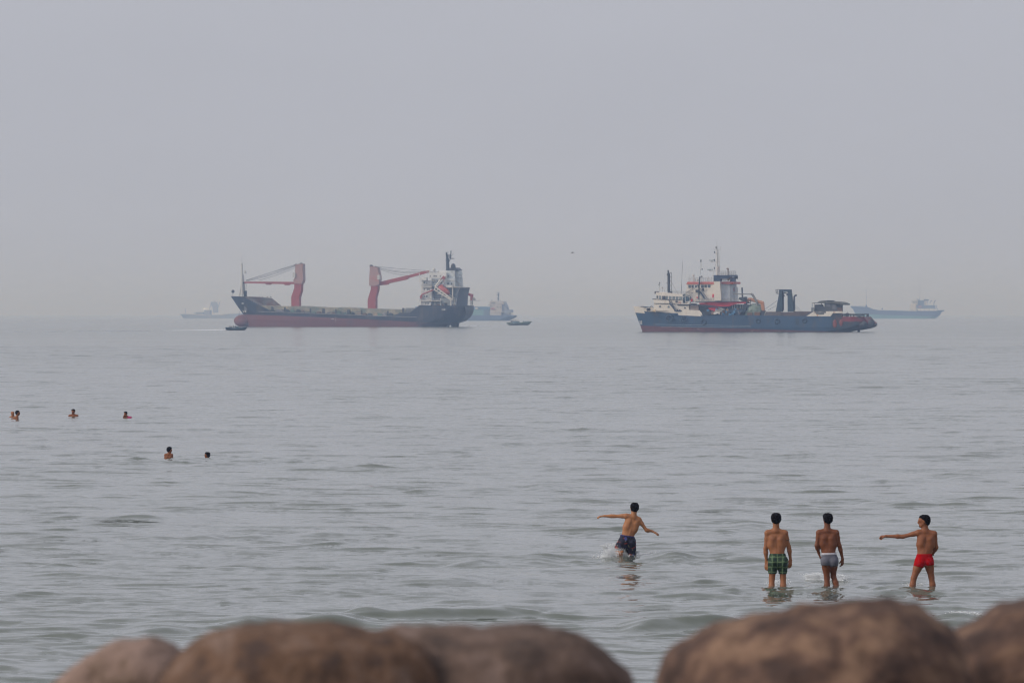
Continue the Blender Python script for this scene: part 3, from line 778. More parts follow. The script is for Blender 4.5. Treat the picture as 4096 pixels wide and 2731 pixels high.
    # the lifeboat is carried on the ramp: a thing of its own
    lb = empty('lifeboat', S.root.location, -S.th, 'enclosed red lifeboat tilted on the white ramp of the big cargo ship', 'lifeboat')
    a, b = Vector(S.C(675, 880, -5.7)), Vector(S.C(925, 1050, -5.7))
    mb = MB(); n = 14; rows = []
    L = (b - a); ax = L.normalized(); up = Vector((-ax.z, 0, ax.x)); 
    if up.z < 0: up = -up
    sd_ = Vector((0, 1, 0)); vs = []; N = 16
    for i in range(N + 1):
        t = i / N; rr = max(.02, (1 - abs(2 * t - 1) ** 2.6)) ** .5
        c = a - ax * .5 + (L + ax * 1.0) * t
        for k in range(n):
            p = 2 * math.pi * k / n
            q = 1.15 if math.sin(p) > 0 else .95
            vs.append(c + up * math.sin(p) * q * rr + sd_ * math.cos(p) * 1.1 * rr)
    fs = [(i * n + k, i * n + (k + 1) % n, (i + 1) * n + (k + 1) % n, (i + 1) * n + k) for i in range(N) for k in range(n)]
    mb.add(vs, fs + [tuple(range(n - 1, -1, -1)), tuple(range(N * n, N * n + n))])
    mb.build('lifeboat_body', mat('lifeboat_red', (.42, .075, .055), .45, .12, .6, (.5, .2, .15), .2), lb, smooth=True)
    m2 = MB(); c = a + L * .12 + up * .95
    m2.box(c.x - .6, c.x + .6, c.y - .6, c.y + .6, c.z - .3, c.z + .35)
    m2.build('conning_hatch', mat('lifeboat_red', (.6, .1, .07)), lb)
    return S

def supply_ship():
    S = Ship('supply_ship', 3015, 1327.0, R(14), 'blue supply ship with white wheelhouses, red trim and a dark frame mast amidships', 'ship')
    blue = mat('supply_blue', (.018, .056, .118), .5, .22, .25, (.09, .07, .06), .20, .55, (1, 1, .4))
    red_low = mat('supply_boot_red', (.105, .034, .040), .65, .35, .5, (.30, .27, .25), .14, .35, (1, 1, 3))
    dark = mat('supply_dark', (.018, .030, .048), .6, .3, .5, (.10, .035, .025), .30, .5)
    red_aft = mat('supply_red_aft', (.17, .018, .026), .6, .35, .6, (.06, .03, .04), .42, .4)
    Wf = mat('supply_white', (.68, .63, .57), .5, .08, .5, (.42, .20, .10), .08, .8, (1, 1, .2))
    blue2 = mat('supply_deep_blue', (.018, .034, .075), .5, .2, .5)
    red = mat('supply_red', (.50, .018, .030), .55, .15, .5, (.2, .03, .03), .15)
    roofred = mat('supply_roof_red', (.52, .12, .09), .6, .15, .5)
    deckred = mat('supply_deck_brown', (.10, .07, .065), .8, .4, .8)
    S.frame(2500, 960, 3.92)
    B = 5.7
    G = lambda x, y: (3.92 * (500 + x / 4.2), 3.92 * (100 + y / 4.2))       # other crop's pixels to this one
    gx = lambda x: G(x, 0)[0]; gy = lambda y: G(0, y)[1]
    def mf(x, y, upper):
        if not upper: return 1 if x < gx(1450) else 2
        if x < 1200 and y < 1122 + (x - 165) * .0615: return 4
        if x > gx(1500) and y < gy(960): return 3
        if x > gx(1880) and y < gy(985): return 3
        if x > gx(1330): return 2
        return 0
    top = [(140, 1036), (455, 1062), (700, 1080), (1150, 1104), (1198, 1182), (1960, 1182), G(915, 858), G(1330, 860), G(1345, 880), G(1500, 880), G(1510, 866), G(1880, 866), G(1890, 900), G(1955, 900), G(1965, 868), G(2046, 868)]
    pts0 = [(140, 1122), (165, 1122), (1198, 1184)]
    # three vertical bands: boot red, blue, and the white bow plating is a face colour of the upper band
    def stern_pts():
        q = [(868, 2046), (930, 2052), (965, 2078), (1000, 2070), (1040, 2010), (1065, 1920), (1085, 1800), (1100, 1640), (1130, 1560), (1260, 1540)]
        return [(gy(y), gx(x)) for y, x in q]
    S.hull(stem=[(1030, 138), (1122, 165), (1345, 250), (1440, 282), (1500, 300), (1600, 320)], stern=stern_pts(), top=top,
           paint=[(140, 1340), (250, 1346), (1000, 1372), (1960, 1392), G(1400, 1108), G(2046, 1112)], B=B,
           mats=[blue, red_low, dark, red_aft, Wf], matfn=mf, deck=[(140, 1130), (1200, 1186), (1960, 1186), G(1330, 864), G(2046, 905)], pyw=1442, pull=190,
           ent=.30, run=.10, hb_top=.92, hb_low=.5, nt=130)
    S.part('bow_plating', Wf, lambda mb: None) if False else None
    # raised parts on the hull's side
    V = -B
    S.part('rubbing_strake', mat('strake_pale', (.25, .30, .36), .6), lambda mb: (S.line(mb, [(480, 1322), (1950, 1345)], .045, V - .02), S.line(mb, [(560, 1357), (1960, 1366)], .035, V - .02)))
    S.part('scupper_slot', steel_dk, lambda mb: (S.poly(mb, [(585, 1136), (775, 1147), (775, 1154), (585, 1143)], V - .05, V + .2), S.poly(mb, [(328, 1119), (498, 1129), (498, 1137), (328, 1126)], -4.9, -4.4)))
    blk = mat('black_lettering', (.02, .02, .025), .6, .05)
    p = S.C(342, 1088, -4.55)
    text_mesh('FARM S', .56, blk, 'name_lettering', S.root, (p[0], p[1], p[2]), rot=(R(90), 0, R(-14)), thick=.12, width=1.05)
    p = S.C(344, 1112, -4.55)
    text_mesh('QESHM', .56, blk, 'name_lettering', S.root, (p[0], p[1], p[2]), rot=(R(90), 0, R(-14)), thick=.12, width=1.05)
    S.part('rust_stain', mat('ochre_stain', (.62, .46, .25), .7, .2), lambda mb: (S.poly(mb, [(425, 1118), (432, 1104), (448, 1100), (460, 1092), (470, 1082), (480, 1090), (480, 1122)], -5.15, -4.9)))
    S.part('anchor', offwhite, lambda mb: (S.line(mb, [(240, 1262), (248, 1308)], .14, -1.9), S.line(mb, [(262, 1262), (272, 1312)], .12, -2.1), S.line(mb, [(240, 1310), (275, 1316)], .12, -2.1)))
    S.part('hawsehole', steel_dk, lambda mb: mb.ball(S.C(240, 1080, -2.0), (.35, .25, .3)))
    ty = mat('tyre_dull', (.020, .045, .080), .8, .2, 1)
    for x, y, r_ in ((690, 1232, .78), (915, 1238, .62), (1225, 1283, .62), (G(120, 940)[0], G(120, 940)[1], .5), (G(430, 943)[0], G(430, 943)[1], .55), (G(885, 935)[0], G(885, 935)[1], .5)):
        S.part('tyre_fender', ty, lambda mb: mb.torus(S.C(x, y, V - .05), r_, .2), smooth=True)
    S.part('side_door', mat('side_door_dark', (.018, .035, .06), .6, .2), lambda mb: S.rect(mb, *G(738, 892), *G(795, 1000), V - .06, V + .1))
    for a, b, rr in (((1385, 985)), ((1490, 968)),) and ((1385, 985, 1.0), (1490, 968, .85)):
        S.part('hull_patch', mat('orange_rust', (.20, .045, .035), .8, .35, 1), lambda mb: mb.ball(S.C(*G(a, b), V), (rr * .55, .12, rr * 1.05)), smooth=True)
    for a, b, rr in ((1865, 990, .75), (1830, 1000, .6), (1985, 972, .9)):
        S.part('tyre_fender', steel_dk, lambda mb: mb.ball(S.C(*G(a, b), V + .1 if a < 2000 else -2.5), (rr, .5, rr)), smooth=True)
    S.part('rudder', dark, lambda mb: S.poly(mb, [G(1780, 1085), G(1815, 1080), G(1812, 1130), G(1775, 1130)], -.3, .3))
    S.part('bow_rail', steel_dk, lambda mb: (S.line(mb, [(250, 1043), (455, 1058)], .12, -3.6), mb.torus(S.C(418, 1047, -3.6), .25, .05)))
    # forward deckhouse
    fh = empty('forward_house', (0, 0, 0)); fh.parent = S.root
    S.box('deckhouse', Wf, 455, 992, 1000, 1112, -5.0, 5.0, fh)
    S.part('bulwark', Wf, lambda mb: S.poly(mb, [(440, 932), (692, 938), (692, 994), (462, 990)], -5.3, 5.3), fh)
    S.box('deckhouse', Wf, 692, 940, 905, 1008, -4.6, 4.6, fh)
    S.part('wheelhouse', Wf, lambda mb: S.poly(mb, [(484, 816), (525, 816), (912, 852), (908, 942), (500, 935)], -4.4, 4.4), fh)
    S.windows([(497, 872, 522, 912)], -4.4, glass_dk, fh)
    panes = mat('pale_pane', (.17, .20, .22), .15, .2, .7)
    S.windows([(536, 872, 570, 922), (636, 878, 676, 926), (688, 880, 730, 928), (742, 882, 784, 930), (796, 886, 838, 934), (848, 888, 892, 936)], -4.4, panes, fh)
    S.box('door', steel_dk, 584, 876, 624, 980, -4.75, -4.4, fh)
    S.part('deck_edge', steel_dk, lambda mb: (S.line(mb, [(432, 925), (690, 936), (905, 945)], .10, -5.3), S.line(mb, [(455, 992), (1000, 1012)], .06, -5.1), S.line(mb, [(820, 1015), (1165, 1020)], .14, -5.2)), fh)
    for x, y in ((550, 1041), (682, 1048), (937, 1064)):
        S.part('porthole', glass_dk if x > 900 else panes, lambda mb: mb.tube(S.C(x, y, -5.12), S.C(x, y, -4.9), .26 if x < 900 else .22, n=16), fh)
    S.box('hatch', mat('hatch_brown', (.28, .22, .19), .7, .2, 1), 1000, 1028, 1148, 1102, -4.7, 3, fh)
    S.box('nameboard_box', steel_dk, 466, 803, 521, 842, -4.3, -3.3, fh)
    S.part('stair', blue2, lambda mb: (S.poly(mb, [(690, 995), (715, 995), (800, 1110), (780, 1112)], -5.6, -5.3), S.line(mb, [(680, 940), (800, 1085)], .06, -5.6), S.line(mb, [(720, 945), (770, 1060)], .06, -5.6), S.line(mb, [(775, 1108), (885, 1112)], .16, -5.4), S.rect(mb, 808, 1086, 822, 1118, -5.6, -5.3), S.rect(mb, 848, 1088, 862, 1120, -5.6, -5.3)), fh)
    S.part('lifebuoy', mat('buoy_pink', (.6, .22, .18), .6), lambda mb: mb.torus(S.C(857, 988, -4.75), .24, .08), fh)
    S.part('lifebuoy', steel_dk, lambda mb: mb.ball(S.C(808, 965, -4.8), (.35, .1, .25)), fh)
    fm = S.part('foremast', steel_dk, lambda mb: (S.line(mb, [(695, 520), (695, 800)], .36, 0, 8), S.line(mb, [(687, 470), (688, 560)], .2, 0, 8), S.rect(mb, 658, 546, 690, 553, -.3, .3), S.rect(mb, 655, 670, 690, 676, -.3, .3), S.rect(mb, 665, 525, 680, 550, -.2, .2)), fh)
    S.part('ladder', steel_dk, lambda mb: (S.line(mb, [(705, 512), (738, 512)], .05), S.line(mb, [(738, 510), (738, 805)], .06), S.line(mb, [(712, 512), (712, 805)], .05), *[S.line(mb, [(712, y), (738, y)], .05) for y in range(512, 806, 66)]), fm)
    S.part('aerial', offwhite, lambda mb: (S.line(mb, [(550, 660), (550, 815)], .09), S.line(mb, [(597, 740), (597, 815)], .07), mb.ball(S.C(594, 746, 0), .25), S.line(mb, [(628, 780), (628, 815)], .07)), fh)
    S.part('aerial', steel_dk, lambda mb: (S.line(mb, [(912, 322), (896, 700)], .035), S.line(mb, [(896, 700), (892, 850)], .06), S.rect(mb, 535, 690, 546, 712, -.2, .2), S.rect(mb, 544, 658, 556, 684, -.2, .2), S.line(mb, [(740, 660, 0), (830, 830, 0)], .025), S.rect(mb, 675, 800, 722, 830, -1, 1)), fh)
    S.rail('railing', rail_m, 745, 950, 800, 850, -4.2, 8, .035, 3, fh, ybot1=858, ytop1=808)
    S.part('boat_frame', offwhite, lambda mb: (S.line(mb, [(905, 900), (950, 870), (1015, 895)], .1, -4.6), S.line(mb, [(905, 850), (905, 1005)], .12, -4.6), S.line(mb, [(948, 870), (948, 1005)], .08, -4.6), S.line(mb, [(1015, 850), (1015, 1005)], .08, -4.6), S.rect(mb, 975, 960, 1025, 1010, -4.6, -4)), fh)
    S.part('rescue_boat', mat('boat_cover_blue', (.05, .09, .13), .7, .2), lambda mb: mb.ball(S.C(962, 912, -3.6), (1.9, 1.0, 1.1), 16), fh, smooth=True)
    S.part('fire_box', red, lambda mb: (S.rect(mb, 1030, 925, 1055, 965, -4.6, -4.1), S.rect(mb, 1120, 892, 1142, 915, -4.5, -4.1)), fh)
    # main superstructure
    ms = empty('superstructure', (0, 0, 0)); ms.parent = S.root
    S.box('deckhouse', Wf, 950, 768, 1392, 975, -4.2, 4.4, ms)
    S.part('wheelhouse', Wf, lambda mb: S.poly(mb, [(962, 692), (1392, 692), (1392, 770), (975, 770), (966, 740)], -4.3, 4.4), ms)
    S.part('roof', roofred, lambda mb: S.poly(mb, [(980, 656), (1690, 656), (1690, 690), (958, 693)], -4.5, 4.5), ms)
    S.part('aft_bulkhead', mat('aft_white_shaded', (.56, .58, .62), .55, .15, .6), lambda mb: S.poly(mb, [(1392, 690), (1560, 690), (1560, 960), (1392, 960)], -4.15, 4.4), ms)  # bluish white: the aft face's shade is put into the colour
    S.windows([(992, 707, 1031, 752), (1042, 706, 1076, 750), (1095, 710, 1122, 748), (1138, 706, 1160, 748), (1190, 705, 1233, 748), (1241, 705, 1282, 748), (1293, 702, 1336, 747)], -4.3, glass_dk, ms)
    S.box('door', red, 1364, 848, 1388, 902, -4.4, -4.1, ms)
    S.part('vent', steel_dk, lambda mb: (mb.tube(S.C(1228, 778, -4.4), S.C(1228, 778, -4.1), .38, n=14), S.rect(mb, 1030, 822, 1062, 828, -4.3, -4.1), S.rect(mb, 1102, 780, 1155, 820, -5.0, -4.3)), ms)
    S.part('fan_box', Wf, lambda mb: S.rect(mb, 1212, 760, 1264, 800, -4.35, -4.1), ms)
    S.part('stair', blue2, lambda mb: (S.poly(mb, [(1165, 815), (1185, 812), (1262, 930), (1240, 935)], -5.0, -4.6), S.line(mb, [(1175, 760), (1300, 930)], .05, -5), S.line(mb, [(1160, 690), (960, 830)], .05, -5), S.line(mb, [(1150, 700), (1010, 830)], .04, -5)), ms)
    S.part('funnel', Wf, lambda mb: S.poly(mb, [(1386, 645), (1480, 645), (1498, 950), (1392, 950)], -5.6, -3.4), ms)
    S.part('funnel_top', blue2, lambda mb: (S.poly(mb, [(1380, 552), (1725, 548), (1728, 570), (1722, 582), (1640, 580), (1600, 605), (1492, 605), (1480, 646), (1384, 646)], -5.7, -3.3),
        S.poly(mb, [(1480, 646), (1494, 646), (1512, 745), (1497, 745)], -3.6, -3.35)), ms)
    S.part('funnel', blue2, lambda mb: S.poly(mb, [(1640, 582), (1722, 582), (1735, 748), (1682, 748)], 3.2, 5.4), ms)
    S.part('exhaust_pipe', steel_dk, lambda mb: (S.line(mb, [(1712, 592), (1762, 592)], .32, -3.8, 10),), ms)
    # aft-facing wall of the tower, seen obliquely: its own depth along the hull
    def aft(mb):
        a = S.C(1497, 690, -3.4); b = S.C(1735, 955, 3.4)
        x1 = S.C(1560, 690, -4.15)[0]
        mb.box(x1, x1 + 1.2, -4.0, 4.2, b[2], a[2])
    S.part('aft_bulkhead', mat('aft_white_shaded', (.5, .5, .5)), aft, ms)
    S.part('aft_bulkhead', mat('aft_white_shaded', (.5, .5, .5)), lambda mb: S.poly(mb, [(1530, 692), (1690, 690), (1735, 750), (1736, 960), (1530, 960)], 1.0, 4.3), ms)
    S.part('roof', mat('dark_roof_red', (.16, .03, .04), .6, .3), lambda mb: S.poly(mb, [(1512, 652), (1650, 650), (1690, 690), (1516, 692)], .8, 4.4), ms)
    S.windows([(1564, 700, 1588, 745), (1603, 702, 1620, 745), (1612, 705, 1632, 778), (1636, 702, 1652, 770), (1656, 705, 1668, 760), (1548, 765, 1560, 805), (1680, 760, 1700, 796), (1598, 850, 1622, 905)], 1.0, glass_dk, ms)
    S.part('fire_box', red, lambda mb: (S.rect(mb, 1668, 752, 1680, 800, .8, 1), S.rect(mb, 1703, 752, 1716, 800, .8, 1), S.poly(mb, [(1505, 740), (1532, 740), (1532, 960), (1515, 960)], -.5, .8)), ms)
    S.part('porthole', glass_dk, lambda mb: [S.rect(mb, x, y, x + 9, y + 16, .9, 1.02) for x, y in ((1560, 825), (1575, 870), (1585, 880), (1640, 872), (1668, 870), (1655, 880), (1530, 870))], ms)
    S.rail('railing', rail_m, 1480, 1725, 492, 550, -5.3, 8, .06, 3, ms)
    S.rail('railing', rail_m, 1500, 1642, 588, 650, -3.5, 8, .06, 3, ms)
    S.rail('railing', rail_m, 1000, 1385, 597, 656, -4.3, 12, .035, 3, ms)
    S.rail('railing', rail_m, 1110, 1770, 915, 975, -5.2, 24, .045, 4, ms)
    S.rail('railing', rail_m, 950, 1020, 802, 870, -4.9, 5, .035, 4, ms)
    S.part('fire_monitor', rust, lambda mb: (S.line(mb, [(1610, 455), (1608, 640)], .17, -4.4), S.line(mb, [(1585, 455), (1615, 448), (1612, 470)], .17, -4.4), S.rect(mb, 1596, 500, 1622, 516, -4.6, -4.2)), ms)
    S.part('searchlight', offwhite, lambda mb: (mb.ball(S.C(1074, 556, -3), .35), S.line(mb, [(1078, 560), (1080, 656)], .2, -3), mb.ball(S.C(1136, 626, -4.4), .3), S.rect(mb, 1070, 600, 1095, 656, -3.4, -2.6), S.line(mb, [(1303, 570), (1303, 656)], .1, -3), S.line(mb, [(1008, 545), (1008, 656)], .04, -3)), ms)
    mm = S.part('mainmast', offwhite, lambda mb: (S.line(mb, [(1442, 90), (1446, 200)], .14, -1, 8), S.line(mb, [(1446, 200), (1450, 400)], .22, -1, 8), S.line(mb, [(1450, 400), (1450, 552)], .34, -1, 8),
        S.line(mb, [(1436, 0), (1440, 95)], .03, -1), S.line(mb, [(1465, 150), (1485, 550)], .07, -1), S.line(mb, [(1490, 210), (1487, 550)], .05, -1), S.line(mb, [(1400, 150), (1502, 155)], .07, -1), S.line(mb, [(1500, 100), (1500, 160)], .05, -1),
        S.line(mb, [(1415, 210), (1492, 216)], .07, -1), S.line(mb, [(1405, 335), (1490, 345)], .09, -1), S.line(mb, [(1450, 300), (1410, 430), (1385, 540), (1330, 650)], .05, -1), S.line(mb, [(1430, 340), (1450, 400)], .12, -1), *[S.line(mb, [(1456, y), (1488, y + 1)], .035, -1) for y in range(240, 550, 26)]), ms)
    S.part('radome', white, lambda mb: mb.ball(S.C(1457, 436, -1), (.36, .36, .42)), mm, smooth=True)
    for x0, x1, y in ((1320, 1388, 318), (1290, 1377, 462)):
        S.part('radar_scanner', mat('scanner_teal', (.05, .12, .13), .5), lambda mb: S.rect(mb, x0, y - 4, x1, y + 5, -1.2, -.8), mm)
        S.part('radar_gearbox', offwhite, lambda mb: (S.poly(mb, [(x0 + 22, y + 5), (x0 + 50, y + 5), (x0 + 42, y + 24), (x0 + 28, y + 24)], -1.2, -.7), S.line(mb, [(x0 + 30, y + 24), (1445, y + 20)], .06, -1)), mm)
    S.part('navigation_light', steel_dk, lambda mb: [S.rect(mb, x - 6, y, x + 6, y + 30, -1.2, -.8) for x, y in ((1428, 104), (1405, 176), (1403, 300), (1403, 425))], mm)
    m2 = S.part('signal_mast', offwhite, lambda mb: (S.line(mb, [(1186, 330), (1188, 380), (1172, 580)], .09, -4.9), S.line(mb, [(1205, 300), (1184, 345)], .05, -4.9)), ms)
    S.part('mast_pole', steel_dk, lambda mb: (S.line(mb, [(1170, 575), (1160, 700), (1152, 935)], .17, -4.9, 8), S.rect(mb, 1176, 312, 1192, 345, -5.1, -4.8), S.rect(mb, 1196, 450, 1212, 468, -5.1, -4.8), S.rect(mb, 1180, 462, 1210, 466, -5, -4.8), S.rect(mb, 1190, 562, 1204, 580, -5.1, -4.8), S.line(mb, [(1165, 580), (1215, 585)], .05, -4.9)), m2)
    # red midship deckhouse sides
    S.box('deckhouse', mat('midship_dark', (.035, .045, .055), .7, .35, .6), 1150, 1010, 1885, 1184, -3.9, 4.4, ms)
    S.part('red_plating', red, lambda mb: (S.poly(mb, [(1155, 985), (1300, 975), (1890, 968), (1885, 994), (1740, 1002), (1650, 1030), (1570, 1054), (1440, 1058), (1330, 1044), (1170, 1010)], -4.5, -4.2),
        S.poly(mb, [(1300, 1055), (1460, 1062), (1450, 1090), (1395, 1118), (1310, 1085)], -4.4, -4.0)), ms)
    S.part('deck_edge', steel_dk, lambda mb: (S.line(mb, [(1150, 1018), (1350, 1032), (1480, 1052), (1620, 1050)], .14, -4.9), S.line(mb, [(1100, 972), (1890, 966)], .1, -5.2)), ms)
    S.part('deckhouse_pillar', offwhite, lambda mb: [S.line(mb, [(x, 1005), (x, 1075)], .05, -4.05) for x in (1600, 1640, 1680, 1712, 1750, 1800, 1840)], ms)
    S.part('deck_boat', mat('tarp_navy', (.025, .05, .09), .7, .25, 1), lambda mb: S.poly(mb, [(1465, 1085), (1500, 1095), (1870, 1092), (1880, 1120), (1760, 1135), (1560, 1130)], -5.1, -4.5))
    S.part('deck_bundle', mat('bundle_grey', (.30, .30, .28), .8, .3, 1), lambda mb: (S.poly(mb, [(1405, 1095), (1470, 1088), (1530, 1120), (1510, 1128), (1405, 1130)], -5.2, -4.6), S.poly(mb, [(1450, 1068), (1490, 1062), (1560, 1090), (1500, 1100)], -5.3, -4.8)))
    S.part('deck_bundle', mat('bag_white', (.6, .57, .55), .8, .2, 1), lambda mb: S.poly(mb, [(1380, 1128), (1478, 1126), (1475, 1165), (1440, 1150), (1400, 1168), (1382, 1168)], -5.4, -4.7))
    rr = random.Random(6)
    cc = [mat('clutter_blue', (.05, .17, .33), .7), mat('clutter_tan', (.30, .19, .12), .8), mat('clutter_grey', (.22, .22, .22), .8), steel_dk, rust, deckred]
    for i in range(30):
        x = 1210 + rr.uniform(0, 690); y = rr.uniform(1070, 1150); w = rr.uniform(12, 50); h = rr.uniform(8, 26)
        if 1370 < x < 1480 and y > 1080: x += 120
        S.part('deck_clutter', cc[rr.randrange(6)], lambda mb: S.poly(mb, [(x, y + h + 20), (x + 2, y + h * .3), (x + w * .3, y), (x + w * .8, y + 2), (x + w, y + h * .5), (x + w, y + h + 20)], -5.0 + rr.uniform(-.3, .2), -4.2))
    # knuckle-boom crane
    grey_b = mat('boom_grey', (.20, .20, .20), .6, .2, 1); orng = mat('boom_orange', (.42, .19, .10), .6, .2, 1)
    c = S.part('knuckle_crane', steel_dk, lambda mb: (S.rect(mb, 1858, 890, 1892, 1110, -4.4, -3.2), S.line(mb, [(1826, 745), (1834, 900)], .2, -4, 8), S.poly(mb, [(1780, 900), (1840, 895), (1900, 930), (1905, 975), (1820, 955), (1775, 930)], -4.4, -3.4)))
    S.part('boom', grey_b, lambda mb: (S.poly(mb, [(1685, 838), (1965, 842), (1965, 858), (1690, 856)], -4.2, -3.6), S.line(mb, [(1965, 850), G(25, 490), G(110, 630)], .3, -3.9, 8), S.line(mb, [G(85, 640), G(95, 760)], .1, -3.9), S.line(mb, [G(110, 630), G(100, 700), G(98, 780)], .22, -3.9, 8)), c)
    S.part('boom', orng, lambda mb: (S.line(mb, [(1912, 985), (1920, 935), (1960, 930), G(110, 610), G(212, 640)], .42, -3.6, 8), S.poly(mb, [G(165, 650), G(215, 632), G(228, 770), G(180, 775)], -4.0, -3.2)), c)
    S.part('derrick_post', steel_dk, lambda mb: (S.line(mb, [(1960, 930), (1963, 1100)], .1, -4), S.line(mb, [(1890, 995), (1950, 985)], .14, -4), S.poly(mb, [G(165, 765), G(245, 768), G(190, 858), G(150, 858)], -4.6, -3.8)), c)
    S.part('tank', mat('tank_green', (.17, .22, .19), .6, .2, .7), lambda mb: (mb.ball(S.C(*G(85, 760), -3), (2.3, 1.6, 1.75), 20), S.rect(mb, *G(-90, 765), *G(170, 858), -4.4, 0)), smooth=False)
    S.part('deck_clutter', steel_dk, lambda mb: [S.rect(mb, *G(x, 755), *G(x + 8, 775), -4.5, -4.3) for x in range(0, 60, 14)])
    S.part('deck_clutter', rust, lambda mb: (S.rect(mb, *G(-60, 800), *G(20, 858), -5, -4.5), S.rect(mb, *G(60, 790), *G(150, 850), -5, -4.6)))
    # framed mast amidships
    A = mat('frame_mast_blue', (.022, .045, .070), .55, .2, .6)
    fr = S.part('frame_mast', A, lambda mb: (S.poly(mb, [G(470, 472), G(522, 472), G(518, 786), G(415, 786)], -3.9, -2.6), S.poly(mb, [G(610, 472), G(672, 472), G(712, 786), G(612, 786)], -3.9, -2.6),
        S.poly(mb, [G(470, 411), G(665, 411), G(672, 471), G(612, 471), G(608, 452), G(524, 452), G(520, 471), G(468, 471)], -3.9, -2.6)))
    S.part('platform_cage', steel_dk, lambda mb: (S.line(mb, [G(420, 415), G(470, 415)], .07, -3.4), S.line(mb, [G(420, 447), G(470, 447)], .07, -3.4), S.line(mb, [G(420, 415), G(424, 478), G(470, 482)], .09, -3.4), S.line(mb, [G(445, 415), G(445, 480)], .06, -3.4)), fr)
    S.part('hanging_block', steel_dk, lambda mb: (S.line(mb, [G(524, 474), G(608, 476)], .12, -3.2), S.rect(mb, *G(534, 455), *G(548, 512), -3.4, -3.1), S.rect(mb, *G(594, 480), *G(610, 515), -3.4, -3.1), S.rect(mb, *G(560, 455), *G(575, 470), -3.4, -3.1)), fr)
    for pts in ([(765, 508), (742, 512), (727, 525), (723, 560), (726, 760), (705, 772)], [(562, 516), (545, 520), (538, 535), (540, 760), (515, 772)]):
        S.part('vent_pipe', steel_dk, lambda mb: (S.line(mb, [G(*q) for q in pts], .23, -3.2 if pts[0][0] > 600 else -3.2, 10),), fr)
    S.part('stay_wire', steel_dk, lambda mb: (S.line(mb, [G(440, 600), G(235, 745)], .035, -3.5), S.line(mb, [G(425, 685), G(280, 765)], .035, -3.5), S.line(mb, [G(698, 630), G(850, 782)], .03, -3.5), S.line(mb, [G(720, 690), G(820, 782)], .03, -3.5)), fr)
    grb = mat('bulwark_grey', (.17, .18, .19), .7, .25, .8, (.10, .07, .06), .3)
    S.part('cargo_rail', grb, lambda mb: S.poly(mb, [G(250, 785), G(495, 788), G(495, 858), G(195, 858)], -5.2, -5.0))
    S.part('cargo_rail', deckred, lambda mb: (S.poly(mb, [G(495, 790), G(1008, 792), G(912, 858), G(495, 858)], -4.9, -4.6), S.line(mb, [G(710, 786), G(1012, 788)], .12, -4.9)))
    S.part('cargo_rail', blue2, lambda mb: S.poly(mb, [G(1012, 785), G(1045, 775), G(915, 858), G(880, 858)], -5.1, -4.9))
    S.rail('railing', rust, G(250, 0)[0], G(495, 0)[0], G(0, 788)[1], G(0, 856)[1], -5.25, 9, .05, 3)
    # aft house under a tattered awning
    ah = S.part('aft_house', Wf, lambda mb: S.poly(mb, [G(915, 860), G(1045, 776), G(1506, 776), G(1506, 808), G(1352, 808), G(1314, 860)], -5.75, -5.2), label='white slanted plating with faded lettering')
    p = S.C(*G(1046, 806), -5.8)
    text_mesh('FARM S QESHM', .66, blk, 'name_lettering', S.root, (p[0], p[1], p[2]), shear=.2, thick=.02, width=2.95)
    p = S.C(*G(1075, 832), -5.8)
    text_mesh('BUSHEHR', .62, blk, 'name_lettering', S.root, (p[0], p[1], p[2]), shear=.2, thick=.02, width=2.0)
    S.part('rust_stain', mat('orange_stain', (.55, .27, .12), .8, .3, 1), lambda mb: (S.poly(mb, [G(1055, 782), G(1068, 782), G(1066, 815), G(1062, 815)], -5.77, -5.7), S.poly(mb, [G(1088, 834), G(1110, 832), G(1104, 858), G(1092, 858)], -5.77, -5.7)))
    aw = S.part('awning', mat('awning_grey', (.10, .10, .09), .85, .3, 1), lambda mb: (S.poly(mb, [G(1004, 638), G(1100, 630), G(1130, 608), G(1185, 600), G(1262, 594), G(1262, 600), G(1235, 612), G(1330, 612), G(1420, 617), G(1470, 632), G(1512, 652), G(1508, 672), G(1462, 664), G(1420, 652), G(1300, 640), G(1215, 640), G(1110, 642), G(1005, 644)], -5.4, 4.8),))
    S.part('cabin', mat('cabin_dark', (.055, .060, .068), .8, .35, .8), lambda mb: S.rect(mb, *G(1216, 636), *G(1424, 776), -4.9, 3), aw)
    S.part('cabin_panel', mat('cabin_panel_grey', (.14, .14, .16), .8, .3, .8), lambda mb: (S.rect(mb, *G(1235, 650), *G(1310, 695), -4.96, -4.8), S.rect(mb, *G(1345, 660), *G(1400, 740), -4.96, -4.8)), aw)
    S.part('generator', steel_dk, lambda mb: (S.poly(mb, [G(1060, 666), G(1140, 664), G(1144, 700), G(1216, 705), G(1216, 776), G(1050, 776)], -4.8, 0), mb.ball(S.C(*G(1180, 708), -4.2), .5)), aw)
    S.part('awning_post', steel_dk, lambda mb: (S.line(mb, [G(1014, 640), G(1012, 785)], .06, -5.2), S.line(mb, [G(1048, 640), G(1045, 760)], .06, -5.2), S.line(mb, [G(1165, 640), G(1162, 700)], .12, -4.8), S.line(mb, [G(1486, 668), G(1484, 776)], .08, -5.2), S.rect(mb, *G(1466, 668), *G(1490, 700), -5.2, -4.9)), aw)
    S.rail('railing', rust, *[G(1425, 0)[0], G(1506, 0)[0]], G(0, 718)[1], G(0, 776)[1], -5.3, 7, .06, 3, aw)
    S.rail('railing', steel_dk, *[G(1002, 0)[0], G(1060, 0)[0]], G(0, 718)[1], G(0, 785)[1], -5.3, 4, .06, 3, aw)
    S.box('stern_recess', dark, *G(1312, 808), *G(1506, 884), -5.55, -5.1)
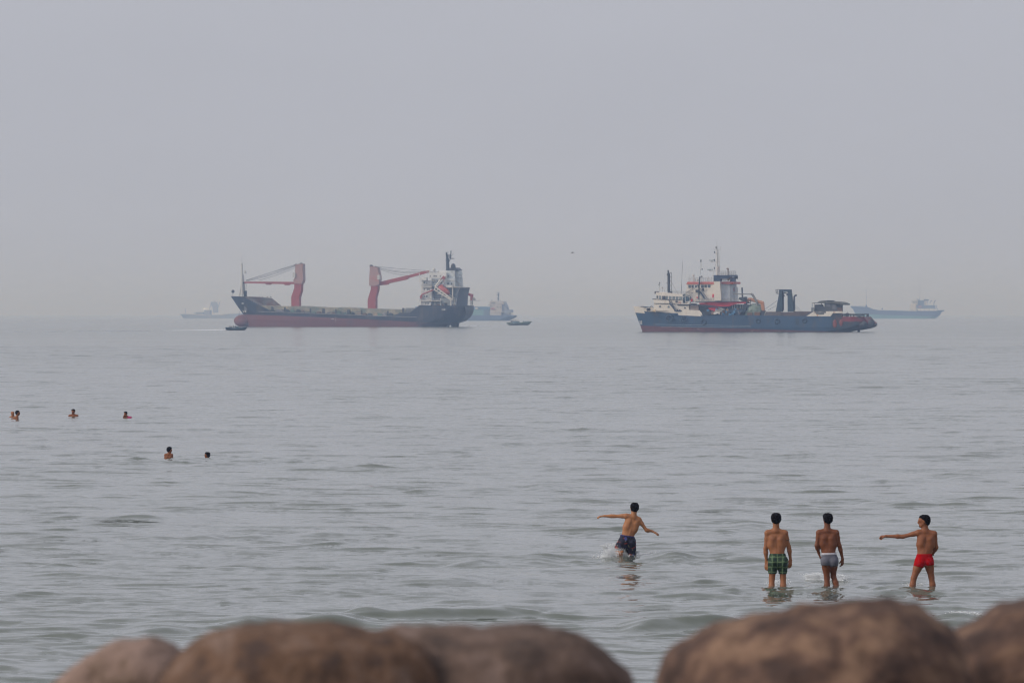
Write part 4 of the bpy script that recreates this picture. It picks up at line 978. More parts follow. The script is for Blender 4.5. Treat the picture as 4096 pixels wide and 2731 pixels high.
    S.part('stern_rail', steel_dk, lambda mb: (S.line(mb, [G(1506, 826), G(1948, 826)], .13, -4.6), S.line(mb, [G(1506, 845), G(1860, 846)], .13, -4.6), *[S.line(mb, [G(x, 826), G(x, 870)], .14, -4.6) for x in (1520, 1555, 1650, 1700, 1770, 1800, 1870)],
        S.poly(mb, [G(1568, 806), G(1606, 806), G(1606, 866), G(1568, 866)], -5, -4), S.poly(mb, [G(1908, 832), G(1940, 825), G(1940, 870), G(1905, 870)], -4.8, -4), S.line(mb, [G(1602, 775), G(1602, 810)], .04, -4.5), S.poly(mb, [G(1720, 838), G(1760, 820), G(1850, 822), G(1870, 850)], -5, -4.6)))
    return S

def coaster_right():
    S = Ship('coaster', 3590, 1274.0, R(10), 'hazy blue coaster with a green waterline and low open deck at the far right', 'ship', None)
    S.frame(3350, 1120, 4.9)
    hb = mat('far_blue', (.015, .03, .09), .6, .2, .1); gr = mat('far_green', (.09, .24, .22), .6, .2, .1)
    S.hull(stem=[(500, 258), (530, 268), (580, 318), (630, 340), (700, 370), (760, 385), (900, 395)],
           stern=[(560, 2082), (600, 2060), (625, 2005), (680, 1985), (740, 1920), (760, 1890), (900, 1880)],
           top=[(258, 515), (420, 520), (560, 530), (640, 570), (720, 590), (1400, 606), (1930, 604), (1990, 590), (2082, 592)],
           paint=[(258, 640), (500, 665), (1000, 690), (2082, 712)], B=6.5, mats=[hb, gr], matfn=lambda x, y, u: 0 if u else 1,
           deck=[(258, 545), (640, 590), (2082, 625)], pyw=757, ent=.2, run=.12, hb_top=.8, hb_low=.2)
    W = mat('far_cream', (.58, .52, .42), .6, .12, .2)
    S.part('breakwater', hb, lambda mb: (S.poly(mb, [(550, 530), (566, 470), (578, 490), (596, 545)], -1, 1), S.poly(mb, [(860, 576), (878, 545), (892, 576)], -1, 1)))
    S.part('foremast', rail_m, lambda mb: (S.line(mb, [(568, 180), (570, 470)], .16), *[S.rect(mb, 562, y, 578, y + 10, -.4, .4) for y in (188, 245, 322)]))
    S.part('coaming', W, lambda mb: S.poly(mb, [(520, 566), (720, 566), (720, 574), (520, 574)], -5.9, -5.6))
    sp = S.part('deckhouse', W, lambda mb: (S.poly(mb, [(1412, 480), (1530, 478), (1530, 556), (1545, 604), (1410, 604)], -6, 6), S.rect(mb, 1430, 556, 1900, 570, -6.2, 6), *[S.rect(mb, x, 570, x + 10, 606, -6.2, -5.8) for x in (1430, 1520, 1610, 1690, 1780, 1870)]))
    S.part('wheelhouse', W, lambda mb: (S.poly(mb, [(1436, 412), (1560, 405), (1560, 480), (1450, 480)], -4.5, 4.5), S.rect(mb, 1440, 402, 1560, 412, -5, 5)), sp)
    S.windows([(1466, 428, 1486, 452), (1494, 428, 1514, 452), (1522, 428, 1542, 452)], -4.5, glass_dk, sp)
    S.part('casing', mat('far_grey_blue', (.10, .14, .20), .6, .25, .2), lambda mb: (S.rect(mb, 1530, 495, 1880, 556, -5, 5), S.rect(mb, 1560, 400, 1680, 495, -3.5, 3.5)), sp)
    S.part('funnel', W, lambda mb: S.rect(mb, 1680, 405, 1752, 495, -2.5, 2.5), sp)
    S.part('funnel_top', steel_dk, lambda mb: S.poly(mb, [(1675, 378), (1770, 380), (1765, 406), (1690, 406)], -2.8, 2.8), sp)
    S.part('lifeboat_red', mat('far_red', (.35, .10, .08), .6), lambda mb: mb.ball(S.C(1608, 522, -5.2), (2.0, .8, .8)), sp)
    S.part('davit', steel_dk, lambda mb: (S.line(mb, [(1800, 460), (1798, 430), (1815, 412), (1840, 400)], .28, -5), S.line(mb, [(1872, 500), (1875, 440), (1890, 412), (1914, 398)], .35, -5), S.line(mb, [(1918, 490), (1918, 556)], .3, -4), S.line(mb, [(1948, 550), (1950, 600)], .25, -4)), sp)
    S.part('mainmast', rail_m, lambda mb: (S.line(mb, [(1605, 150), (1608, 400)], .14), *[S.rect(mb, x, y, x + 10, y + 12, -.4, .4) for x, y in ((1598, 95), (1570, 125), (1596, 145))], S.line(mb, [(1600, 100), (1605, 160)], .1), S.rect(mb, 1545, 365, 1560, 402, -1, 1), S.rect(mb, 1575, 372, 1600, 402, -1, 1), S.line(mb, [(1720, 355), (1700, 380)], .2)), sp)
    S.rail('railing', rail_m, 270, 560, 505, 518, -3, 12, .08, 2)

def coaster_mid():
    S = Ship('coaster', 1850, 1282.0, R(12), 'hazy coaster with a cream bridge, half hidden behind the stern of the big cargo ship', 'ship', None)
    S.frame(1600, 960, 4.125)
    hb = mat('hazed_hull_blue', (.07, .11, .19), .6, .2, .1)  # lightened to look hazier; haze put into the hull colour
    S.hull(stem=[(1100, 80), (1330, 160), (1500, 170)], stern=[(1235, 1880), (1270, 1865), (1310, 1800), (1330, 1770), (1500, 1760)],
           top=[(80, 1215), (1180, 1240), (1880, 1240)], paint=[(80, 1322), (1880, 1326)], B=6.5, mats=[hb, hb], matfn=lambda x, y, u: 0,
           deck=[(80, 1250), (1880, 1250)], pyw=1331, ent=.2, run=.1, hb_top=.85, hb_low=.3)
    S.part('hatch_cover', mat('hatch_blue', (.07, .15, .24), .7, .2, .1), lambda mb: S.rect(mb, 250, 1100, 1480, 1150, -5, 5))
    S.part('hatch_coaming', mat('hatch_green', (.13, .26, .26), .7, .2, .1), lambda mb: (S.rect(mb, 250, 1150, 1380, 1242, -5.4, 5)))
    S.part('hatch_coaming', mat('hatch_slate', (.09, .13, .18), .7, .2, .1), lambda mb: (S.rect(mb, 1380, 1150, 1480, 1242, -5.4, 5)))
    S.part('deck_cargo', offwhite, lambda mb: mb.ball(S.C(1268, 1130, -5.2), (1.3, .4, .7)))
    W = mat('hazed_cream', (.46, .42, .38), .6, .12, .2)  # cream dulled, with some of the haze put into its colour
    a = S.part('deckhouse', W, lambda mb: (S.rect(mb, 1485, 1180, 1668, 1242, -6, 6), S.rect(mb, 1490, 1060, 1680, 1180, -5.2, 5), S.poly(mb, [(1478, 1010), (1600, 1003), (1700, 1010), (1720, 1060), (1478, 1062)], -5.4, 5), S.rect(mb, 1465, 1186, 1720, 1192, -6.4, 6.2)))
    S.part('casing', mat('far_casing', (.24, .27, .34), .6, .2, .2), lambda mb: (S.poly(mb, [(1680, 1012), (1722, 1040), (1750, 1100), (1770, 1180), (1680, 1180)], -4.2, 4), S.rect(mb, 1668, 1180, 1790, 1242, -4.6, 4), S.rect(mb, 1750, 1150, 1830, 1195, -4, 4)), a)
    S.part('lifeboat_red', mat('far_red', (.35, .1, .08)), lambda mb: S.poly(mb, [(1492, 1130), (1540, 1116), (1568, 1130), (1560, 1142), (1500, 1146)], -6, -5.3), a)
    S.windows([(1510, 1030, 1522, 1048), (1530, 1028, 1542, 1048), (1554, 1026, 1568, 1048), (1600, 1095, 1612, 1115), (1650, 1095, 1660, 1115), (1520, 1205, 1530, 1225)], -5.5, glass_dk, a)
    S.part('bridge_wing', W, lambda mb: (S.rect(mb, 1462, 1062, 1482, 1084, -6.5, -5.5)), a)
    S.part('mainmast', steel_dk, lambda mb: (S.line(mb, [(1622, 880), (1622, 1005)], .35), S.line(mb, [(1595, 866), (1640, 868)], .2), S.line(mb, [(1592, 908), (1640, 910)], .2), S.line(mb, [(1635, 870), (1632, 930)], .14), S.line(mb, [(1600, 960), (1640, 960)], .2), S.line(mb, [(1515, 985), (1518, 1005)], .3), S.line(mb, [(1622, 940), (1600, 1000)], .12), S.line(mb, [(1622, 940), (1640, 1000)], .12), S.line(mb, [(1662, 990), (1650, 1008)], .2)), a)
    S.rail('railing', rail_m, 1780, 1862, 1188, 1240, -5, 6, .1, 3)

def coaster_left():
    S = Ship('coaster', 850, 1273.0, R(10), 'faintest ship, nearly lost in haze, two bright deck lamps lit', 'ship', None)
    S.frame(680, 1160, 7.35)
    hb = mat('hazed_blue', (.25, .28, .33), .6, .1, .1); W = mat('hazed_tan', (.42, .37, .33), .6, .1, .1)  # hull and trim paled towards the haze, painted into their colours
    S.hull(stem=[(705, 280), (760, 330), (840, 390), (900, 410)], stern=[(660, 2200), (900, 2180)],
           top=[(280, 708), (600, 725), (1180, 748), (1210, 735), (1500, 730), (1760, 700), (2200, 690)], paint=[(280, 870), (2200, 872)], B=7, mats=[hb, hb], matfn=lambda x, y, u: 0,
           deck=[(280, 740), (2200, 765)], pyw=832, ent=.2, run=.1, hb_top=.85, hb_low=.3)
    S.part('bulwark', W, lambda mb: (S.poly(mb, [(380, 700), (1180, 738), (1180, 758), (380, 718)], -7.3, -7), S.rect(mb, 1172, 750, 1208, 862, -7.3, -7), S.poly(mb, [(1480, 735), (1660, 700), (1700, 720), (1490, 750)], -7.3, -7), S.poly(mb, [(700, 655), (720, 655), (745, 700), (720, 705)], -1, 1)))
    G_ = mat('hazed_grey', (.29, .31, .34), .6, .1, .1)  # haze painted into this grey too
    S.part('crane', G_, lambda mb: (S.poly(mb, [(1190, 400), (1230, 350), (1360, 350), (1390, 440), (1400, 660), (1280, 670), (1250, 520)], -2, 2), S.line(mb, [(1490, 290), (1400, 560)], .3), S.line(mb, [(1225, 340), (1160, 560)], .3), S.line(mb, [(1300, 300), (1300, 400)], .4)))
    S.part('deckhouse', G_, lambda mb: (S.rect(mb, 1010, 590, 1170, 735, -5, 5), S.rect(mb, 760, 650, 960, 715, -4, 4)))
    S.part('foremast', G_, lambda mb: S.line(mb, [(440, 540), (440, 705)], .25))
    lm = lamp_mat('deck_lamp_glow', (1, 1, .95), 7)
    for x, y, rr in ((1010, 552, .42), (1113, 552, .36), (1478, 292, .22)):
        S.part('deck_lamp', lm, lambda mb: mb.ball(S.C(x, y, -5.5), rr))
    S.part('lamp_post', G_, lambda mb: (S.line(mb, [(1010, 555), (1010, 600)], .12, -5.2), S.line(mb, [(1113, 555), (1113, 600)], .12, -5.2)))

cargo_ship(); supply_ship(); coaster_right(); coaster_mid(); coaster_left()

# ------------------------------------------------------------------ figures: one smooth surface grown from tapered limbs
def surface_nets(F, org, h):
    """iso-surface of the sampled distance field F at 0, as quads"""
    s = F < 0
    nx, ny, nz = F.shape
    c = np.zeros((nx - 1, ny - 1, nz - 1), np.int8)
    for a in (0, 1):
        for b in (0, 1):
            for d in (0, 1): c += s[a:nx - 1 + a, b:ny - 1 + b, d:nz - 1 + d]
    act = (c > 0) & (c < 8)
    I = np.argwhere(act)
    idx = -np.ones(act.shape, np.int64); idx[act] = np.arange(len(I))
    P = np.zeros((len(I), 3)); N = np.zeros(len(I))
    for ax in range(3):
        for a in (0, 1):
            for b in (0, 1):
                o0 = [0, 0, 0]; o1 = [0, 0, 0]
                oth = [q for q in range(3) if q != ax]
                o0[oth[0]] = o1[oth[0]] = a; o0[oth[1]] = o1[oth[1]] = b; o1[ax] = 1
                f0 = F[I[:, 0] + o0[0], I[:, 1] + o0[1], I[:, 2] + o0[2]]; f1 = F[I[:, 0] + o1[0], I[:, 1] + o1[1], I[:, 2] + o1[2]]
                cr = (f0 < 0) != (f1 < 0)
                t = np.where(cr, f0 / np.where(cr, f0 - f1, 1), 0)
                q = np.array(o0, float)[None, :].repeat(len(I), 0); q[:, ax] += t
                P += q * cr[:, None]; N += cr
    P = (I + P / N[:, None]) * h + org
    quads = []
    for ax in range(3):
        o = [q for q in range(3) if q != ax]
        A = [slice(None)] * 3; B_ = [slice(None)] * 3; A[ax] = slice(0, -1); B_[ax] = slice(1, None)
        cr = s[tuple(A)] != s[tuple(B_)]
        E = np.argwhere(cr)
        E = E[(E[:, o[0]] > 0) & (E[:, o[1]] > 0) & (E[:, o[0]] < F.shape[o[0]] - 1) & (E[:, o[1]] < F.shape[o[1]] - 1)]
        def id_(da, db):
            Q = E.copy(); Q[:, o[0]] -= da; Q[:, o[1]] -= db
            return idx[Q[:, 0], Q[:, 1], Q[:, 2]]
        q = np.stack([id_(1, 1), id_(0, 1), id_(0, 0), id_(1, 0)], 1)
        inside = s[E[:, 0], E[:, 1], E[:, 2]]
        flip = inside if ax != 1 else ~inside
        q[~flip] = q[~flip][:, ::-1]
        quads.append(q)
    return P, np.concatenate(quads)

def field(prims, lo, n, h, k):
    ax = [lo[i] + np.arange(n[i]) * h for i in range(3)]
    S_ = np.zeros(n, np.float32)
    for (p0, r0, p1, r1) in prims:
        p0 = np.array(p0, float); p1 = np.array(p1, float)
        pad = max(r0, r1) + 6 * k + h
        sl = []
        for i in range(3):
            a = min(p0[i], p1[i]) - pad; b = max(p0[i], p1[i]) + pad
            sl.append(slice(max(0, int((a - lo[i]) / h)), min(n[i], int((b - lo[i]) / h) + 2)))
        if any(q.stop <= q.start for q in sl): continue
        X, Y, Z = np.meshgrid(ax[0][sl[0]], ax[1][sl[1]], ax[2][sl[2]], indexing='ij', sparse=True)
        d = p1 - p0; L2 = float(d @ d)
        vx, vy, vz = X - p0[0], Y - p0[1], Z - p0[2]
        if L2 < 1e-12: t = 0.0
        else: t = np.clip((vx * d[0] + vy * d[1] + vz * d[2]) / L2, 0, 1)
        dist = np.sqrt((vx - t * d[0]) ** 2 + (vy - t * d[1]) ** 2 + (vz - t * d[2]) ** 2) - (r0 + (r1 - r0) * t)
        S_[tuple(sl)] += np.exp(-dist / k).astype(np.float32)
    return (-k * np.log(np.maximum(S_, 1e-9))).astype(np.float32)

def mesh_from_field(name, F, lo, h, m, parent, origin):
    P, Q = surface_nets(F, np.array(lo), h)
    me = bpy.data.meshes.new(name)
    me.from_pydata((P - np.array(origin)).tolist(), [], Q.tolist())
    me.materials.append(m)
    me.polygons.foreach_set('use_smooth', [True] * len(me.polygons))
    bm = bmesh.new(); bm.from_mesh(me)
    bmesh.ops.smooth_vert(bm, verts=bm.verts, factor=.5, use_axis_x=True, use_axis_y=True, use_axis_z=True)
    bmesh.ops.recalc_face_normals(bm, faces=bm.faces); bm.to_mesh(me); bm.free()
    o = bpy.data.objects.new(name, me); COL.objects.link(o); o.parent = parent
    return o

V3 = lambda *a: Vector(a)
def hand(w, d, nrm, side, curl=.35, spread=.0, sc=1.0):
    """palm, four fingers and a thumb; d = pointing direction, nrm = palm side, side = +1/-1 picks the thumb's side"""
    d = d.normalized(); nrm = (nrm - d * nrm.dot(d)).normalized(); s = d.cross(nrm) * side
    out = []
    for o in (-.027, -.010, .008, .026):
        out.append((w + s * o * .6 * sc, .015 * sc, w + (d * .082 + s * o) * sc, .0125 * sc))
    for o, L, cc in ((-.029, .056, 1.1), (-.0105, .070, 1.0), (.0085, .076, .92), (.027, .068, .85)):
        p = w + (d * .084 + s * o) * sc; a = curl * cc * .6
        dir0 = (d + s * (o / .03) * spread).normalized()
        for q, (l, r0, r1) in enumerate(((.45, .0092, .0085), (.32, .0085, .0075), (.25, .0075, .0065))):
            dd = dir0 * math.cos(a) + nrm * math.sin(a)
            p2 = p + dd * L * l * sc; out.append((p, r0 * sc, p2, r1 * sc)); p = p2; a += curl * cc
    b = w + (d * .022 + s * .026) * sc
    m_ = b + (d * .030 + s * .026 + nrm * .012) * sc
    out += [(b, .013 * sc, m_, .011 * sc), (m_, .010 * sc, m_ + (d * .030 + s * (.010 - curl * .02) + nrm * .012 * curl * 2) * sc, .0075 * sc)]
    return out

def head_prims(c, f, up, sc=1.0, beard=False):
    """c = centre of the skull, f = where the face looks"""
    f = f.normalized(); up = (up - f * up.dot(f)).normalized(); r = f.cross(up)
    q = lambda a, b, d: c + (f * a + r * b + up * d) * sc
    P = [(q(-.022, 0, .022), .076 * sc, q(.028, 0, .022), .070 * sc), (q(.012, 0, -.03), .062 * sc, q(.040, 0, -.070), .036 * sc),
         (q(.062, 0, -.082), .020 * sc, q(.066, 0, -.088), .018 * sc), (q(.020, -.03, -.045), .034 * sc, q(.052, -.016, -.078), .022 * sc), (q(.020, .03, -.045), .034 * sc, q(.052, .016, -.078), .022 * sc),
         (q(.086, 0, .012), .009 * sc, q(.106, 0, -.022), .013 * sc), (q(.094, 0, -.027), .012 * sc, q(.090, 0, -.032), .012 * sc),
         (q(.082, -.03, .016), .010 * sc, q(.084, .03, .016), .010 * sc), (q(.080, -.012, -.050), .0095 * sc, q(.080, .012, -.050), .0095 * sc), (q(.078, -.012, -.060), .009 * sc, q(.078, .012, -.060), .009 * sc)]
    for e in (-1, 1):
        P.append((q(-.002, .073 * e, .008), .013 * sc, q(-.006, .075 * e, -.022), .010 * sc))
    return P

def hair_field(c, f, up, lo, n, h, sc, style):
    f = f.normalized(); up = (up - f * up.dot(f)).normalized(); r = f.cross(up)
    X, Y, Z = np.meshgrid(*[lo[i] + np.arange(n[i]) * h for i in range(3)], indexing='ij')
    P = np.stack([X - c.x, Y - c.y, Z - c.z], -1)
    a = P @ np.array(f) / sc; b = P @ np.array(r) / sc; d = P @ np.array(up) / sc
    thick, topx, back, fringe = style
    e = (np.abs((a + .006) / (.098 + thick)) ** 2.5 + np.abs(b / (.077 + thick)) ** 2.5 + np.abs((d - .020) / (np.where(d > .02, .080 + topx, .106))) ** 2.3) ** (1 / 2.4) - 1
    F = e * .085
    F += .005 * np.sin(X * 110 + Y * 70 + 1) * np.sin(Z * 120 + X * 50) + .003 * np.sin(X * 420 + Z * 300) * np.sin(Y * 380)
    # hairline: forehead in front, lower behind the ears
    line = np.where(a > .045, .055 + (a - .045) * fringe, np.where(a > -.02, .055 - (.045 - a) * 1.0, -.010 - (-.02 - a) * back))
    F = np.maximum(F, (line - d) * .8)
    return (F * sc).astype(np.float32)

def lerp(a, b, t): return a + (b - a) * t

def figure(name_label, J, skin, hair_m, shorts=None, hands=(), face=V3(0, 1, 0), up=V3(0, 0, 1), scale=1.0, h=.0075, style=(.012, .008, 2.6, .3),
           clothes=None, bald=False, water=None, sub=True, extra=(), cat='person', group=None, beard=None, k=.010, eyes=False):
    """J holds world points: head, neck, shL, shR, elL, elR, wrL, wrR, waist, hipL, hipR, knL, knR, anL, anR"""
    s = scale; P = []
    nk, shL, shR, wa, hL, hR = J['neck'], J['shL'], J['shR'], J['waist'], J['hipL'], J['hipR']
    mid = (shL + shR) / 2; hc = (hL + hR) / 2
    fdir = J.get('front', V3(0, 1, 0))
    sxv = (shR - shL).normalized()
    P += [(shL, .050 * s, nk - V3(0, 0, .035) * s, .050 * s), (shR, .050 * s, nk - V3(0, 0, .035) * s, .050 * s)]
    P += [(nk - V3(0, 0, .03) * s, .056 * s, lerp(nk, J['head'], .55), .050 * s)]
    wdt = (shR - shL).length
    for e, sh in ((-1, shL), (1, shR)):
        a = lerp(sh, mid, .44) - V3(0, 0, .07) * s + fdir * .012
        b = wa + sxv * e * .050 * s + fdir * .01
        c_ = lerp(a, b, .5) + sxv * e * .012 * s
        P += [(a, .076 * s, c_, .074 * s), (c_, .073 * s, b, .062 * s), (b, .062 * s, lerp(hc, hR if e > 0 else hL, .75), .083 * s)]
        P += [(lerp(sh, mid, .55) - V3(0, 0, .10) * s - fdir * .026 * s, .052 * s, lerp(sh, mid, .46) - V3(0, 0, .17) * s - fdir * .020 * s, .045 * s)]
        P += [((hR if e > 0 else hL) - fdir * .035 * s - V3(0, 0, .03), .080 * s, (hR if e > 0 else hL) - fdir * .03 * s - V3(0, 0, .05), .078 * s)]
    P += [(mid - V3(0, 0, .06) * s + fdir * .02, .082 * s, wa, .072 * s), (wa, .075 * s, hc, .09 * s)]
    for L in ('L', 'R'):
        sh, el, wr = J['sh' + L], J['el' + L], J['wr' + L]
        dl = (el - sh).normalized()
        P += [(sh, .047 * s, lerp(sh, el, .35), .038 * s), (lerp(sh, el, .35), .038 * s, el, .030 * s), (el, .031 * s, lerp(el, wr, .3), .033 * s), (lerp(el, wr, .3), .033 * s, wr, .022 * s)]
        if 'kn' + L in J:
            hp, kn, an = J['hip' + L], J['kn' + L], J['an' + L]
            P += [(hp, .080 * s, lerp(hp, kn, .45), .067 * s), (lerp(hp, kn, .45), .067 * s, kn, .046 * s), (kn, .045 * s, lerp(kn, an, .28) - fdir * .014, .047 * s), (lerp(kn, an, .28) - fdir * .014, .047 * s, an, .032 * s)]
            ft = J.get('ft' + L, an + fdir * .16 - V3(0, 0, .05))
            P += [(an, .036 * s, an - fdir * .03 - V3(0, 0, .03), .034 * s), (an - V3(0, 0, .02), .035 * s, ft, .028 * s)]
    P += [(q[0], q[1], q[2], q[3]) for q in extra]
    hs_ = s * .95
    HP = head_prims(J['head'], face, up, hs_)
    hp = []
    for w in hands: hp += hand(*w, sc=s)
    allp = P + HP + hp
    lo = np.min([np.minimum(np.array(p[0]), np.array(p[2])) - max(p[1], p[3]) - .03 for p in allp], 0)
    hi = np.max([np.maximum(np.array(p[0]), np.array(p[2])) + max(p[1], p[3]) + .03 for p in allp], 0)
    n = [int((hi[i] - lo[i]) / h) + 2 for i in range(3)]
    FB = field(P, lo, n, h, k * s)
    FH = field(HP, lo, n, h, .007 * s)
    kk = .010
    F = -kk * np.log(np.exp(-np.clip(FB, -.3, .3) / kk) + np.exp(-np.clip(FH, -.3, .3) / kk))
    if hp:
        FF = field(hp, lo, n, h, .0035 * s); kk = .006
        F = -kk * np.log(np.exp(-np.clip(F, -.25, .25) / kk) + np.exp(-np.clip(FF, -.25, .25) / kk))
    X, Y, Z = np.meshgrid(*[lo[i] + np.arange(n[i]) * h for i in range(3)], indexing='ij', sparse=True)
    # furrow of the spine
    t = np.clip((mid.z - Z) / max(1e-3, mid.z - wa.z), -.2, 1.3)
    sx = mid.x + (wa.x - mid.x) * t
    fz = np.exp(-((t - .55) / .5) ** 4)
    side = (X - sx) * (1 if abs(fdir.y) > .5 else 0)
    if abs(fdir.y) > .5:
        back = ((Y - mid.y) * fdir.y < 0)
        F = F + (.007 * s * np.exp(-(side / (.018 * s)) ** 2) * fz * back).astype(np.float32)
    base = J.get('base', V3(hc.x, hc.y, 0))
    root = empty('person', base, 0, name_label, cat, group)
    mesh_from_field('body', F.astype(np.float32), lo, h, skin, root, base)
    if not bald:
        c = J['head']
        l2 = np.array(c) - .17 * s; n2 = [int(.34 * s / (h * .8)) + 2] * 3
        mesh_from_field('hair', hair_field(c, face, up, l2, n2, h * .8, hs_, style), l2, h * .8, hair_m, root, base)
    if shorts:
        leg = []
        off = shorts.get('off', .010)
        for L in ('L', 'R'):
            hp_, kn = J['hip' + L], J['kn' + L]
            u = (kn - hp_).normalized()
            fl = shorts.get('flare', 0)
            leg += [(hp_, .081 * s + off, lerp(hp_, kn, .45), .068 * s + off + fl), (lerp(hp_, kn, .45), .068 * s + off + fl, lerp(hp_, kn, .95), .056 * s + off + fl * 1.1),
                    (hp_ - fdir * .035 * s - V3(0, 0, .03), .082 * s + off, hp_ - fdir * .03 * s - V3(0, 0, .05), .080 * s + off)]
            b = wa + sxv * (.050 if L == 'R' else -.050) * s
            leg += [(b + V3(0, 0, .05), .064 * s + off, lerp(hc, hp_, .75), .083 * s + off)]
        leg += [(wa + V3(0, 0, .05), .073 * s + off, hc, .088 * s + off)]
        lo2 = np.min([np.minimum(np.array(p[0]), np.array(p[2])) - .14 for p in leg], 0); hi2 = np.max([np.maximum(np.array(p[0]), np.array(p[2])) + .14 for p in leg], 0)
        n2 = [int((hi2[i] - lo2[i]) / h) + 2 for i in range(3)]
        FS = field(leg, lo2, n2, h, .009)
        X, Y, Z = np.meshgrid(*[lo2[i] + np.arange(n2[i]) * h for i in range(3)], indexing='ij', sparse=True)
        tl = shorts['tilt']; xw = shorts['top'].x
        FS = FS + (.004 * np.sin(X * 60 + Z * 25) * np.sin(Z * 45 + Y * 30)).astype(np.float32) * shorts.get('folds', 0)
        FT = np.maximum(FS, Z - (shorts['top'].z + (X - xw) * tl))
        cx = (J['hipL'].x + J['hipR'].x) / 2
        for L in ('L', 'R'):
            hz, hx, sl = shorts['hem' + L]            # hem height at column hx, slope
            m_ = (X < shorts.get('split', cx)) if L == 'L' else (X >= shorts.get('split', cx))
            FT = np.where(m_, np.maximum(FT, (hz + (X - hx) * sl) - Z), FT)
        so = mesh_from_field('shorts', FT.astype(np.float32), lo2, h, shorts['mat'], root, base)
        if shorts.get('band'):
            bw = shorts.get('bw', .03)
            FW = np.maximum(FS - .003, Z - (shorts['top'].z + .004 + (X - xw) * tl)); FW = np.maximum(FW, (shorts['top'].z - bw + (X - xw) * tl) - Z)
            mesh_from_field('waistband', FW.astype(np.float32), lo2, h, shorts['band'], so, base)
    f = face.normalized(); r = f.cross(up).normalized()
    q = lambda a, b, d: J['head'] + (f * a + r * b + up * d) * hs_ - base
    if eyes:
        for e in (-1, 1):
            mb = MB(); mb.ball(q(.077, .030 * e, .005), .0075 * s, 10); mb.build('eye', mat('eye_dark', (.03, .02, .02), .3, 0), root, True)
            mb = MB(); mb.tube(q(.085, .016 * e, .022), q(.077, .040 * e, .023), .003 * s, n=6); mb.build('eyebrow', hair_m, root, True)
    if beard:
        mb = MB()
        if 'chin' in beard: mb.ball(q(.070, 0, -.088), (.019 * s,) * 3, 12); mb.tube(q(.060, -.024, -.086), q(.060, .024, -.086), .015 * s, n=8)
        if 'lip' in beard: mb.tube(q(.086, -.022, -.040), q(.086, .022, -.040), .0045 * s, n=6)
        if 'jaw' in beard:
            for e in (-1, 1): mb.tube(q(.030, .046 * e, -.070), q(.055, .030 * e, -.086), .008 * s, n=8)
        mb.build('beard', hair_m, root, True)
    return root

skin_a = mat('skin_light_brown', (.355, .158, .075), .5, .10, 9, (.36, .15, .085), .25, 6, spec=.22, sss=.04)
skin_b = mat('skin_tan', (.285, .118, .056), .5, .10, 9, (.30, .12, .07), .25, 6, spec=.22, sss=.04)
skin_c = mat('skin_brown', (.175, .062, .030), .5, .10, 9, (.20, .08, .045), .25, 6, spec=.22, sss=.04)
skin_d = mat('skin_warm', (.235, .088, .042), .5, .10, 9, (.26, .10, .06), .25, 6, spec=.22, sss=.04)
hair = mat('black_hair', (.006, .005, .007), .8, .3, 60, bump=.4, spec=.08)

def plaid():
    m = bpy.data.materials.new('green_plaid'); m.use_nodes = True
    n, l = m.node_tree.nodes, m.node_tree.links; b = n['Principled BSDF']; b.inputs['Roughness'].default_value = .85
    tc = n.new('ShaderNodeTexCoord'); sp = n.new('ShaderNodeSeparateXYZ')
    wz = n.new('ShaderNodeTexNoise'); wz.inputs['Scale'].default_value = 9; l.new(tc.outputs['Object'], wz.inputs['Vector'])
    wa_ = n.new('ShaderNodeVectorMath'); wa_.operation = 'MULTIPLY_ADD'; wa_.inputs[1].default_value = (.05, .05, .05)
    l.new(wz.outputs['Color'], wa_.inputs[0]); l.new(tc.outputs['Object'], wa_.inputs[2]); l.new(wa_.outputs[0], sp.inputs[0])
    def stripe(axis, period, lo_, hi_):
        a = n.new('ShaderNodeMath'); a.operation = 'MULTIPLY'; a.inputs[1].default_value = 2 * math.pi / period; l.new(sp.outputs[axis], a.inputs[0])
        c = n.new('ShaderNodeMath'); c.operation = 'SINE'; l.new(a.outputs[0], c.inputs[0])
        r_ = n.new('ShaderNodeMapRange'); r_.inputs['From Min'].default_value = lo_; r_.inputs['From Max'].default_value = hi_; l.new(c.outputs[0], r_.inputs['Value'])
        return r_.outputs[0]
    def mix(A, B_, f):
        x = n.new('ShaderNodeMix'); x.data_type = 'RGBA'
        if isinstance(A, tuple): x.inputs['A'].default_value = (*A, 1)
        else: l.new(A, x.inputs['A'])
        x.inputs['B'].default_value = (*B_, 1); l.new(f, x.inputs['Factor']); return x.outputs['Result']
    def mul(a, f):
        x = n.new('ShaderNodeMath'); x.operation = 'MULTIPLY'; l.new(a, x.inputs[0]); x.inputs[1].default_value = f; return x.outputs[0]
    c = mix((.012, .028, .020), (.030, .070, .030), mul(stripe('X', .088, -.1, .5), .75))
    c = mix(c, (.040, .088, .034), mul(stripe('Z', .085, -.1, .5), .55))
    c = mix(c, (.36, .46, .27), mul(stripe('X', .088, .90, .99), .38))
    c = mix(c, (.36, .46, .27), mul(stripe('Z', .085, .90, .99), .38))
    l.new(c, b.inputs['Base Color'])
    return m

